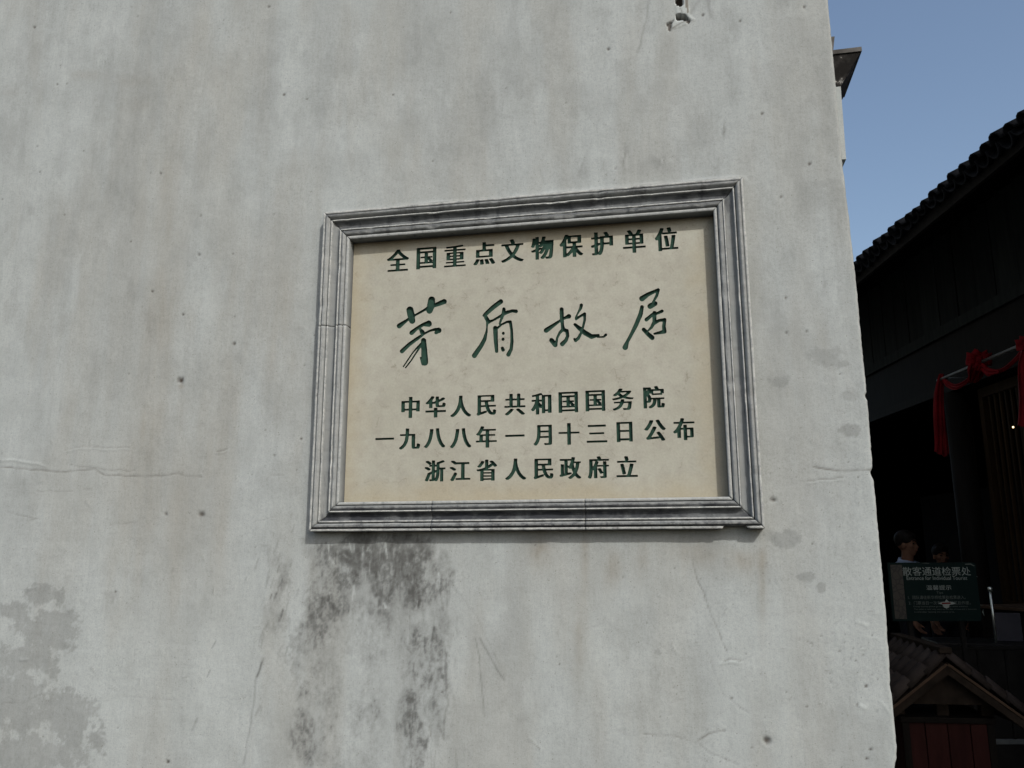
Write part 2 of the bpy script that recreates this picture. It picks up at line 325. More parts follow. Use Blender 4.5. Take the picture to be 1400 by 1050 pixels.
# pits, nail holes
pits = [(246, 520, 3.6, 1), (275, 703, 3.4, .8), (208, 398, 1.5, .9), (250, 430, 1.5, .9), (320, 470, 2.0, .8), (375, 622, 1.3, .7), (412, 600, 1.5, .9), (1048, 1013, 4.2, .9), (1057, 683, 3, .8), (47, 37, 1.4, .8), (1012, 28, 1.7, .9), (961, 20, 1.6, .9), (832, 68, 1.9, .8),
        (388, 129, 1.4, .9), (229, 1042, 2.4, .9), (227, 703, 2.0, .6), (158, 809, 1.3, .8), (1107, 224, 1.8, .8), (1184, 938, 1.9, .9), (1172, 963, 1.6, .7), (1103, 966, 1.4, .7), (1000, 955, 1.5, .6), (1042, 155, 1.6, .8), (1099, 9, 1.8, .7), (1190, 1025, 1.6, .9), (1185, 1037, 1.5, .9), (990, 1000, 1.6, .5),
        (537, 129, 1.3, .8), (272, 348, 1.8, .6), (220, 237, 1.5, .8), (368, 9, 1.6, .7), (616, 17, 1.2, .7), (1068, 269, 1.6, .7), (1074, 407, 1.5, .8), (1103, 453, 1.3, .6), (1075, 455, 1.7, .7)]
for k in range(120): pits.append((R.uniform(0, 1200), R.uniform(0, 1050), R.uniform(.6, 1.1), R.uniform(.25, .8)))
for k in range(80): pits.append((R.uniform(850, 1215), R.uniform(560, 1050), R.uniform(.5, 1.0), R.uniform(.2, .55)))
for k in range(30): pits.append((R.uniform(1100, 1215), R.uniform(840, 1050), R.uniform(.6, 1.2), R.uniform(.2, .6)))
XI = np.arange(NX); 
def window(cx, cy, rr):
    q = on_wall(cx, cy); i = np.searchsorted(xs, q[0]); j = np.searchsorted(zs, q[2]); k = int(rr*1.2)+6
    return slice(max(j-k, 0), min(j+k, NZ)), slice(max(i-k, 0), min(i+k, NX))
for cx, cy, rr, a in pits:
    wn = window(cx, cy, rr); ang = vnoise(x[wn], z[wn], .008, 44)*.8+.6
    g = np.exp(-((np.hypot(px[wn]-cx, py[wn]-cy)/(rr*ang*1.15))**2)**1.3)
    pit_dark[wn] = np.maximum(pit_dark[wn], g*a); disp[wn] -= .0015*g*rr
wn = window(247, 527, 8); warm[wn] += .9*np.exp(-(((px[wn]-247)/3.5)**2+((py[wn]-528)/4)**2))
# the broken-out hole near the top, with a paler patch of newer plaster round it
hp = (py < 46) & (px > 895) & (px < 990)
def poly_in(pts):
    inside = np.zeros(px.shape, bool); n = len(pts)
    for i in range(n):
        (x0, y0), (x1, y1) = pts[i], pts[(i+1) % n]
        c = ((y0 > py) != (y1 > py)); inside ^= c & (px < (x1-x0)*(py-y0)/(y1-y0+1e-9)+x0)
    return inside
jx = px; px = px+(vnoise(x, z, .02, 71)-.5)*5
newp = poly_in([(922, -20), (942, -20), (942, 18), (949, 27), (938, 33), (915, 42), (914, 33), (924, 25), (923, 8)])
h1 = poly_in([(923, -20), (933, -20), (934, 5), (931, 9), (926, 8), (923, 4)]); h2 = poly_in([(925, 19), (936, 20), (939, 24), (937, 28), (931, 28), (925, 27)]); h3 = poly_in([(912, 32), (919, 29), (923, 27), (919, 35), (918, 42), (915, 42)]); h4 = poly_in([(937, 22), (943, 28), (941, 33), (939, 31), (935, 25)])
strip = poly_in([(936.5, -20), (941.5, -20), (941.5, 18), (939, 18)])
px = jx
pale = np.where(newp, 1.3, pale); disp += np.where(newp, .002, 0)
disp += np.where(h1 | h2, -.045, 0)+np.where(h3 | h4, -.008, 0); pit_dark = np.where(h1 | h2, 1.0, np.where(h3 | h4, .85, pit_dark)); warm = np.where(strip, 2.2, warm); pit_dark = np.where(strip & ~h1, np.maximum(pit_dark, .45), pit_dark)  # holes are sunk and their shade painted in; strip browned and darkened
stroke(cr, [(938, 30), (925, 36), (914, 41)], .9, .9); stroke(cr, [(948, 27), (938, 31)], .9, .8); stroke(cr, [(930, 10), (934, 18)], .9, .8)
# mortar squeezed out above the plaque's top rail
zt = PZ0+PH
band = np.exp(-((Z-zt-.010)/.010)**2)*sst(PX0-.02, PX0+.02, x)*(1-sst(PX0+PW-.01, PX0+PW+.02, x))
lump = sst(.52, .75, fbm(x, z, .10, 50, 4, 1.5, .5)); lump = np.maximum(lump, np.exp(-((px-770)/32)**2)); lump = np.maximum(lump, np.exp(-((px-975)/40)**2)*.8)
disp += band*(.006+.012*lump*(.5+fbm(x, z, .02, 51, 3))); warm += band*.5; mould += band*.8*st3  # band raised, browned and darkened along the rail's upper edge
# recess behind the slab and frame
inside = (Xw > PX0+.03) & (Xw < PX0+PW-.03) & (Z > PZ0+.03) & (Z < PZ0+PH-.03)
disp = np.where(inside, -.03, disp)
# round the corner
er = np.clip((Xw-(EX-.010))/.010, 0, 1); disp += -(1-np.sqrt(np.clip(1-er**2, 0, 1)))*.010
pale += .4*er
V = np.stack([Xw, -disp, Z], -1).reshape(-1, 3)
# side return of the wall (one row of extra columns going back)
side_y = [.02, .05, .12, .3, 1.0, 3.0, 8.0]
sv = []
for k, sy_ in enumerate(side_y):
    sx_ = edge_x(zs)*(1-min(1, sy_/.3))+.612*min(1, sy_/.3)+.001
    sv.append(np.stack([sx_, np.full(NZ, sy_), zs], -1))
idx = np.arange(NX*NZ).reshape(NZ, NX)
faces = np.stack([idx[:-1, :-1], idx[:-1, 1:], idx[1:, 1:], idx[1:, :-1]], -1).reshape(-1, 4)
base = NX*NZ; extra = []; prev = idx[:, -1]
for k in range(len(side_y)):
    cur = base+k*NZ+np.arange(NZ)
    extra.append(np.stack([prev[:-1], cur[:-1], cur[1:], prev[1:]], -1)); prev = cur
nb = base+len(side_y)*NZ
tail = np.array([[-9, 8, 0], [-9, 8, 6.2]], float)
V = np.concatenate([V]+sv+[tail]); 
faces = np.concatenate([faces]+extra)
me = bpy.data.meshes.new('wall')
me.vertices.add(len(V)); me.vertices.foreach_set('co', V.astype(np.float32).ravel())
me.loops.add(len(faces)*4); me.loops.foreach_set('vertex_index', faces.astype(np.int32).ravel())
me.polygons.add(len(faces)); me.polygons.foreach_set('loop_start', np.arange(0, len(faces)*4, 4, dtype=np.int32))
me.update(calc_edges=True); me.polygons.foreach_set('use_smooth', np.ones(len(faces), bool))
def attr(name, f, fill=0.0):
    a = me.attributes.new(name, 'FLOAT', 'POINT'); v = np.full(len(V), fill, np.float32); v[:base] = f.ravel(); a.data.foreach_set('value', v)
for n_, f_ in (('mould', mould), ('damp', damp), ('warm', warm), ('pale', pale), ('pit', np.clip(pit_dark, 0, 1)), ('crack', np.clip(cr, 0, 1))): attr(n_, f_)

m, t, b = newmat('limewashed_plaster', .92); M['plaster'] = m
def at_(n): a = t.nodes.new('ShaderNodeAttribute'); a.attribute_name = n; return a.outputs['Fac']
def math_(op, a, b_, c=None, clamp=False):
    n = t.nodes.new('ShaderNodeMath'); n.operation = op; n.use_clamp = clamp
    for i, v in enumerate((a, b_) if c is None else (a, b_, c)):
        if hasattr(v, 'is_linked'): t.links.new(v, n.inputs[i])
        else: n.inputs[i].default_value = v
    return n.outputs[0]
vec = coord(t)
fine = noise(t, vec, 90, 5, .7); mid = noise(t, vec, 14, 6, .65)
vs_ = coord(t, (1, 1, .16)); streak = noise(t, vs_, 26, 6, .7); streak2 = noise(t, vs_, 120, 3, .6)
col = ramp(t, math_('ADD', math_('MULTIPLY', mid, .5), math_('MULTIPLY', streak, .5)), [(.3, (.290, .317, .320)), (.5, (.316, .344, .347)), (.72, (.340, .368, .370))])
col = mix(t, math_('MULTIPLY', at_('pale'), .5, clamp=True), col, (.384, .422, .425))
col = mix(t, math_('MULTIPLY', at_('warm'), math_('ADD', .35, math_('MULTIPLY', streak, .8)), clamp=True), col, (.246, .243, .219))
col = mix(t, math_('MULTIPLY', at_('damp'), math_('ADD', .55, math_('MULTIPLY', streak, .5)), clamp=True), col, (.200, .214, .213))
mn = math_('ADD', math_('MULTIPLY', fine, .45), math_('ADD', math_('MULTIPLY', streak, .35), math_('MULTIPLY', mid, .2)))
mf = math_('ADD', math_('MULTIPLY', math_('SUBTRACT', at_('mould'), mn), 3.2), .35, clamp=True)
col = mix(t, math_('MULTIPLY', at_('mould'), .9, clamp=True), col, (.088, .091, .089))
col = mix(t, math_('MULTIPLY', mf, .22), col, (.062, .064, .062))
spk = nd(t, 'ShaderNodeTexVoronoi', Scale=85.0); t.links.new(vec, spk.inputs['Vector'])
dots = ramp(t, spk.outputs['Distance'], [(.10, (1, 1, 1)), (.20, (0, 0, 0))])
sel = ramp(t, noise(t, vec, 70, 2), [(.52, (0, 0, 0)), (.66, (1, 1, 1))])
col = mix(t, math_('MULTIPLY', math_('MULTIPLY', dots, sel), .7), col, (.13, .125, .115))
col = mix(t, math_('MULTIPLY', at_('crack'), .8, clamp=True), col, (.12, .118, .11))
col = mix(t, at_('pit'), col, (.045, .036, .030))
grain = noise(t, vec, 260, 3, .7)
gr = ramp(t, math_('ADD', math_('MULTIPLY', fine, .35), math_('ADD', math_('MULTIPLY', streak2, .2), math_('MULTIPLY', grain, .45))), [(.36, (.82, .82, .815)), (.5, (1, 1, 1)), (.64, (1.10, 1.10, 1.10))])
cloud = noise(t, vec, 6.5, 7, .62); gr = mix(t, 1.0, gr, ramp(t, cloud, [(.36, (.94, .94, .935)), (.6, (1.03, 1.03, 1.03))]), 'MULTIPLY')
col = mix(t, 1.0, col, gr, 'MULTIPLY')
t.links.new(col, b.inputs['Base Color'])
bump(t, b, math_('ADD', math_('ADD', math_('MULTIPLY', fine, .6), math_('MULTIPLY', mid, 1.3)), math_('MULTIPLY', streak, .8)), .35, .0022)
b.inputs['Specular IOR Level'].default_value = .2

house = empty('white_plastered_house', (-3, 4, 0))
tag(house, 'white limewashed house wall, stained and cracked, carrying the stone plaque', 'building')
def hpart(o): o.parent = house; o.matrix_parent_inverse = Matrix.Translation((3, -4, 0)); return o
wall = hpart(link('plaster_wall', me, M['plaster']))
mb = MB(); mb.box(-9.02, .60, .06, 8.0, 6.21, 6.30); hpart(mb.build('wall_coping', M['tile_grey']))
mb = MB(); mb.box(-9.0, .598, 7.9, 8.0, .0, 6.2).box(-9.0, -8.9, .06, 7.9, 0, 6.2); hpart(mb.build('rear_wall', M['cornice']))

# small cornice and pilaster that stand out of the side, just behind the corner
def corner_pt(pxx, pyy, y=.16): return on_wall(pxx, pyy, y)
y0, y1 = .14, .46
a = corner_pt(1178, 65, y0); a2 = corner_pt(1178, 69.5, y0); b_ = corner_pt(1149.5, 117, y0); c_ = corner_pt(1158.7, 217, y0); k_ = corner_pt(1143.3, 43, y0)
xi = .56; xo = a[0]; xs_ = (b_[0]+c_[0])/2
def prism_y(pts, ya, yb, name, mt, par):
    n = len(pts); vs = [(p[0], ya, p[1]) for p in pts]+[(p[0], yb, p[1]) for p in pts]
    fs = [list(range(n)), list(range(n, 2*n))[::-1]]+[(i, i+n, (i+1) % n+n, (i+1) % n) for i in range(n)]
    o = pyd(name, vs, fs, mt); hpart(o); return o
m, t, b = newmat('sooty_lime_corbel', .9); v = coord(t)
n_ = noise(t, v, 16, 6, .7); cc = ramp(t, n_, [(.48, (.010, .0095, .009)), (.60, (.025, .024, .023)), (.66, (.26, .26, .25))]); t.links.new(cc, b.inputs['Base Color']); b.inputs['Specular IOR Level'].default_value = .08; bump(t, b, n_, .4, .004); M['corbel'] = m
prism_y([(xi, a2[2]), (xo, a2[2]), (xo, a[2]+.004), (xi, a[2]+.002)], y0, y1, 'cornice_slab', M['cornice'], house)
prism_y([(xi, b_[2]+.012), (xs_, b_[2]), (xo-.004, a2[2]-.002), (xi, a2[2]-.002)], y0+.005, y1-.01, 'cornice_bracket', M['corbel'], house)
prism_y([(xi, c_[2]), (xs_-.004, c_[2]), (xs_, b_[2]-.002), (xi, b_[2]-.002)], y0+.002, y1-.1, 'pilaster', M['plaster'], house)
prism_y([(xi, a[2]+.006), (k_[0]-.012, a[2]+.006), (k_[0], k_[2]), (xi, k_[2]+.002)], y0+.03, y1, 'cornice_upstand', M['cornice'], house)

# ================================================================== THE PLAQUE
plaque = empty('stone_plaque', (PX0+PW/2, 0, PZ0))
tag(plaque, 'cream stone plaque with carved green Chinese inscription in moulded blue-grey frame on wall', 'plaque')
POFF = Matrix.Translation((-(PX0+PW/2), 0, -PZ0))
def ppart(o): o.parent = plaque; o.matrix_parent_inverse = POFF; return o

# ---- frame rails with a real moulding
prof = [(0, -.016), (0, .036), (.012, .0385), (.09, .0395), (.10, .038), (.105, .032), (.125, .032), (.13, .039), (.15, .043), (.19, .0455), (.23, .0455), (.27, .043), (.295, .038), (.30, .041), (.31, .044), (.345, .044), (.352, .039),
        (.38, .033), (.43, .0275), (.50, .025), (.57, .0275), (.62, .033), (.645, .040), (.655, .0435), (.69, .0435), (.697, .036), (.72, .035), (.73, .039), (.75, .045), (.79, .050), (.83, .0515), (.87, .049), (.895, .043), (.902, .0405), (.915, .043), (.925, .0445), (.985, .0445), (1, .042), (1.0, -.004)]
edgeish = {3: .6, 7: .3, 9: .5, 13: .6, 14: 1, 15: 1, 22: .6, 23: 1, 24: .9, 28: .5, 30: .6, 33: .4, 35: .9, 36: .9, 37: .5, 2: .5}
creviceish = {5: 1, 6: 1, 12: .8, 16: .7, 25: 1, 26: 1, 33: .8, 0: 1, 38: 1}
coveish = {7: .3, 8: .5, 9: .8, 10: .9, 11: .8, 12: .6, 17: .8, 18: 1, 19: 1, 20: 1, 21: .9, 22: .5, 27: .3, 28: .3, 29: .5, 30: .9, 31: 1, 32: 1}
def rail(name, side, a0, a1, mitre0, mitre1, seed, notch=None):
    """a rail from a0 to a1 along its outer edge; mitred ends shorten with the distance from the outer edge"""
    wdt = {'b': MBm, 't': MT, 'l': ML, 'r': MR}[side]
    n = max(3, int((a1-a0)/.008)); vs = []; col = []
    rr = np.random.default_rng(seed)
    for i in range(n+1):
        f = i/n
        for k, (uu, h) in enumerate(prof):
            s_in = (1-uu)
            m0 = mitre0*s_in; m1 = mitre1*s_in
            s = (a0+m0+.0008)*(1-f)+(a1-m1-.0008)*f
            nzv = fbm(np.array([s]), np.array([uu*.1+seed*3.1]), .03, seed, 3)[0]-.5
            nz2 = vnoise(np.array([s]), np.array([uu*.1+seed*1.7]), .012, seed+5)[0]-.5
            wear = max(0, fbm(np.array([s]), np.array([uu*.05]), .05, seed+9, 3)[0]-.58)
            hh = h+nzv*.0018+nz2*.0009-(wear*.02 if h > .04 else 0)
            u2 = uu
            if k > 30: u2 = min(uu, 1.0)-max(0, nzv)*.03*(k >= 35)
            if notch and k >= 33 and notch[0] < s < notch[1]:
                u2 = min(u2, .905); hh = min(hh, .037) if k < 38 else hh
            if k in (0, 38): hh = h
            d = u2*wdt
            if side == 'b': p = (s, -hh, PZ0+MBm-d)
            elif side == 't': p = (s, -hh, PZ0+PH-MT+d)
            elif side == 'l': p = (PX0+ML-d, -hh, s)
            else: p = (PX0+PW-MR+d, -hh, s)
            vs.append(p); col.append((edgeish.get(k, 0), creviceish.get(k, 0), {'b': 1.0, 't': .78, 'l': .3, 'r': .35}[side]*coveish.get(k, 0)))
    K = len(prof); fs = []
    flip = side in ('t', 'l')
    for i in range(n):
        for k in range(K-1):
            q = (i*K+k, i*K+k+1, (i+1)*K+k+1, (i+1)*K+k); fs.append(q if flip else q[::-1])
    fs.append(list(range(K))); fs.append([n*K+k for k in range(K)][::-1])
    o = pyd(name, vs, fs, M['frame'], None)
    for nm, q in (('edge', 0), ('crevice', 1), ('cove', 2)):
        at = o.data.attributes.new(nm, 'FLOAT', 'POINT'); at.data.foreach_set('value', [c[q] for c in col])
    bm_ = bmesh.new(); bm_.from_mesh(o.data); bmesh.ops.recalc_face_normals(bm_, faces=bm_.faces); bm_.to_mesh(o.data); bm_.free()
    sm = [len(p.vertices) == 4 for p in o.data.polygons]; o.data.polygons.foreach_set('use_smooth', sm)
    return ppart(o)

m, t, b = newmat('blue_grey_moulded_stone', .85); M['frame'] = m
g = t.nodes.new('ShaderNodeNewGeometry'); sep = t.nodes.new('ShaderNodeSeparateXYZ'); vec = coord(t); t.links.new(vec, sep.inputs[0])
vv = coord(t, (1, 1, .22)); s1 = noise(t, vv, 22, 6, .7); s2 = noise(t, vec, 60, 5, .7); s3 = noise(t, vec, 9, 4, .6)
hh_ = coord(t, (.12, .5, 1)); s4 = noise(t, hh_, 60, 4, .6)
s5 = noise(t, coord(t, (1, 1, 1.6)), 14, 6, .65)
base_c = ramp(t, s3, [(.32, (.205, .222, .226)), (.5, (.245, .262, .264)), (.7, (.285, .298, .294))])
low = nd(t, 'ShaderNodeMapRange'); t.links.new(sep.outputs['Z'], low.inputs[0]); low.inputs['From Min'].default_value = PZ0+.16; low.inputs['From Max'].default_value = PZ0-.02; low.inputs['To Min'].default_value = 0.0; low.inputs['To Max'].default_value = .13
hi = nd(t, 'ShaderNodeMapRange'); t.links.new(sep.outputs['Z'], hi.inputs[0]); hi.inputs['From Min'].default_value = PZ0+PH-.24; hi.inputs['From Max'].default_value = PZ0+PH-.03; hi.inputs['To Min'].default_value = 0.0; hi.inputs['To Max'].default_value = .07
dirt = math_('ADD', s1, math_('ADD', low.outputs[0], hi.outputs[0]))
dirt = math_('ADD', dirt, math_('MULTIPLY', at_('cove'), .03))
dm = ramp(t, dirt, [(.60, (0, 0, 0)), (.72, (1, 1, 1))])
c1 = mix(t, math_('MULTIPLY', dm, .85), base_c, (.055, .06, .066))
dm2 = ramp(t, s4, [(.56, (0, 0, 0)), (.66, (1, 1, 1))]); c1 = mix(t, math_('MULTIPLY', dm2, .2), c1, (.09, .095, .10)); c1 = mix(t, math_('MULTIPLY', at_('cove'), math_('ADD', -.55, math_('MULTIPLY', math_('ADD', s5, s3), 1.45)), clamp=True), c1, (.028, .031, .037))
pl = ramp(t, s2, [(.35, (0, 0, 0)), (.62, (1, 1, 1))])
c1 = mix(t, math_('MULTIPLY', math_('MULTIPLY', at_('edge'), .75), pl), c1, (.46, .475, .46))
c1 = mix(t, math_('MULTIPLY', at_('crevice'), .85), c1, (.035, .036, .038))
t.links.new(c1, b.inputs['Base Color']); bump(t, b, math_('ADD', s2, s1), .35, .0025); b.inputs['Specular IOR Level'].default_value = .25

R_, T_ = PX0+PW, PZ0+PH
jb1 = on_wall(590, 706, -.04)[0]; jb2 = on_wall(800, 703, -.04)[0]; jl = on_wall(445, 446, -.04)[2]; n0 = on_wall(990, 722, -.044)[0]; n1 = on_wall(1022, 722, -.044)[0]
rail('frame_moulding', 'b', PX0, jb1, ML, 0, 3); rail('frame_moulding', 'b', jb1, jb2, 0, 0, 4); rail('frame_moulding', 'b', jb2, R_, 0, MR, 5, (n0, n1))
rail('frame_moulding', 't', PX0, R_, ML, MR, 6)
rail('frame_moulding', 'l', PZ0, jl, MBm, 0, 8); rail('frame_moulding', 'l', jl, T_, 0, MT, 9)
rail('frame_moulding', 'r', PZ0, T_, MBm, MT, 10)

# ---- lettering: every character's outline is cut out of the slab and gets its own sunk green bed
def march(fld):
    """iso-lines at .5 of a 2-D field as closed loops in (col, row) units"""
    ny, nx = fld.shape; ins = fld > .5; nxt = {}; pos = {}
    def cut(i0, j0, i1, j1):
        key = (i0, j0, i1, j1) if (i0, j0) < (i1, j1) else (i1, j1, i0, j0)
        if key not in pos:
            a, b_ = fld[j0, i0], fld[j1, i1]; f = (.5-a)/(b_-a); pos[key] = (i0+(i1-i0)*f, j0+(j1-j0)*f)
        return key
    code = ins[:-1, :-1]*1+ins[:-1, 1:]*2+ins[1:, 1:]*4+ins[1:, :-1]*8
    for j, i in zip(*np.nonzero((code > 0) & (code < 15))):
        c = code[j, i]; B = lambda: cut(i, j, i+1, j); Rr = lambda: cut(i+1, j, i+1, j+1); T = lambda: cut(i, j+1, i+1, j+1); L = lambda: cut(i, j, i, j+1)
        tb = {1: [(L, B)], 2: [(B, Rr)], 3: [(L, Rr)], 4: [(Rr, T)], 5: [(L, B), (Rr, T)], 6: [(B, T)], 7: [(L, T)], 8: [(T, L)], 9: [(T, B)], 10: [(B, Rr), (T, L)], 11: [(T, Rr)], 12: [(Rr, L)], 13: [(Rr, B)], 14: [(B, L)]}[int(c)]
        for s, e in tb: nxt[s()] = e()
    loops = []
    while nxt:
        k = next(iter(nxt)); lp = []
        while k in nxt: lp.append(pos[k]); k = nxt.pop(k)
        if len(lp) > 8: loops.append(np.array(lp))
    return loops
def rdp(pts, eps):
    def rec(a, b_):
        if b_ <= a+1: return []
        p, q = pts[a], pts[b_]; v = q-p; L = np.hypot(*v)+1e-12
        seg = pts[a+1:b_]; d = np.abs(v[0]*(seg[:, 1]-p[1])-v[1]*(seg[:, 0]-p[0]))/L
        k = int(d.argmax())
        if d[k] < eps: return []
        k += a+1; return rec(a, k)+[k]+rec(k, b_)
    n = len(pts); h = n//2; pts = np.vstack([pts, pts[:1]])
    ids = [0]+rec(0, h)+[h]+rec(h, n); return pts[ids]
def text_tris(body):
    cu = bpy.data.curves.new('glyph', 'FONT'); cu.body = body; cu.size = 1; cu.resolution_u = 6
    o = bpy.data.objects.new('glyph', cu); C.objects.link(o); bpy.context.view_layer.update()
    dg = bpy.context.evaluated_depsgraph_get(); ev = o.evaluated_get(dg); mm = ev.to_mesh(); mm.calc_loop_triangles()
    v = np.array([q.co[:2] for q in mm.vertices]); tr = np.array([q.vertices[:] for q in mm.loop_triangles]); ev.to_mesh_clear()
    bpy.data.objects.remove(o); bpy.data.curves.remove(cu); return v, tr
RES = 110
def blur(a, kx, ky):
    def b1(a, k, ax):
        if k < .3: return a
        n = int(3*k)+1; g_ = np.exp(-(np.arange(-n, n+1)/k)**2/2); g_ /= g_.sum(); out = 0
        for q, wq in zip(range(-n, n+1), g_): out = out+wq*np.roll(a, q, ax)
        return out
    return b1(b1(a, kx, 1), ky, 0)
_glyph = {}
def glyph_field(ch):
    if ch in _glyph: return _glyph[ch]
    v, tr = text_tris(ch); lo, hi_ = v.min(0), v.max(0); pad = .18
    nx = int((hi_[0]-lo[0]+2*pad)*RES)+1; ny = int((hi_[1]-lo[1]+2*pad)*RES)+1; f = np.zeros((ny, nx)); q = (v-lo+pad)*RES
    for a_, b2, c2 in tr:
        A, B, Cc = q[a_], q[b2], q[c2]; x0, x1 = int(min(A[0], B[0], Cc[0])), int(max(A[0], B[0], Cc[0]))+2; yy0, yy1 = int(min(A[1], B[1], Cc[1])), int(max(A[1], B[1], Cc[1]))+2
        gx, gy = np.meshgrid(np.arange(x0, x1), np.arange(yy0, yy1)); 
        e = lambda P1, P2: (P2[0]-P1[0])*(gy-P1[1])-(P2[1]-P1[1])*(gx-P1[0])
        w1, w2, w3 = e(A, B), e(B, Cc), e(Cc, A); ins = ((w1 >= -.01) & (w2 >= -.01) & (w3 >= -.01)) | ((w1 <= .01) & (w2 <= .01) & (w3 <= .01))
        f[yy0:yy1, x0:x1] = np.maximum(f[yy0:yy1, x0:x1], ins)
    k = 5.0 if (hi_[1]-lo[1]) > .3 else 0            # widen the upright strokes only, as in the carved face
    g_ = f.copy()
    for s in np.arange(-int(k), int(k)+1): g_ = np.maximum(g_, np.roll(f, s, 1))
    g_ = np.maximum(g_, np.roll(g_, 1, 0))
    g_ = blur(g_, 1.1, .8)
    _glyph[ch] = (g_, (hi_+lo)/2-lo+pad); return _glyph[ch]

SY = .009            # front of the slab
DEP = .009
cells = []            # (character, loops in wall x,z, label)
def carve(ch, cx, cy, em_w, em_h, bold=False):
    """centre in the photograph, size of one em in photo pixels"""
    fld, mid_ = glyph_field(ch); c = on_wall(cx, cy, SY)
    sxm = np.linalg.norm(on_wall(cx+10, cy, SY)-on_wall(cx-10, cy, SY))/20; szm = np.linalg.norm(on_wall(cx, cy+10, SY)-on_wall(cx, cy-10, SY))/20
    lps = [rdp(l, .22) for l in march(fld)]
    out = [np.stack([c[0]+(l[:, 0]/RES-mid_[0])*em_w*sxm, c[2]+(l[:, 1]/RES-mid_[1])*em_h*szm], -1) for l in lps if len(l) >= 4]
    cells.append((ch, out, 'carved green character '+ch))
v_, _t = text_tris('国'); GW, GH = (v_.max(0)-v_.min(0))
L1 = [('全', 544, 356), ('国', 583, 353), ('重', 622, 350), ('点', 662, 346.5), ('文', 700.5, 342.8), ('物', 741.5, 339), ('保', 781, 336), ('护', 823, 333), ('单', 867, 330), ('位', 911, 327)]
for k, (ch, cx, cy) in enumerate(L1): carve(ch, cx, cy, (24.2+.22*k)/GW, (28.6+.12*k)/GH)
L2 = [('中', 561.3, 557), ('华', 595.6, 556.3), ('人', 630, 555.6), ('民', 665, 554), ('共', 704, 553), ('和', 740, 552), ('国', 777, 550), ('国', 814, 548), ('务', 851.7, 546), ('院', 894, 543)]
L3 = [('一', 526, 600), ('九', 560, 600), ('八', 594.5, 599), ('八', 630, 599), ('年', 665, 597.4), ('一', 704, 595.7), ('月', 742, 595), ('十', 778, 593.3), ('三', 816, 593), ('日', 854, 590.6), ('公', 895.5, 588.5), ('布', 935, 586.8)]
L4 = [('浙', 594.6, 644), ('江', 629, 643.7), ('省', 665.5, 643), ('人', 705, 641.6), ('民', 743, 641), ('政', 779.7, 640), ('府', 818, 639), ('立', 857, 638)]
for Ln in (L2, L3, L4):
    for ch, cx, cy in Ln: carve(ch, cx, cy, (23.2+(cx-560)*.004)/GW, (27.2+(cx-560)*.003)/GH)
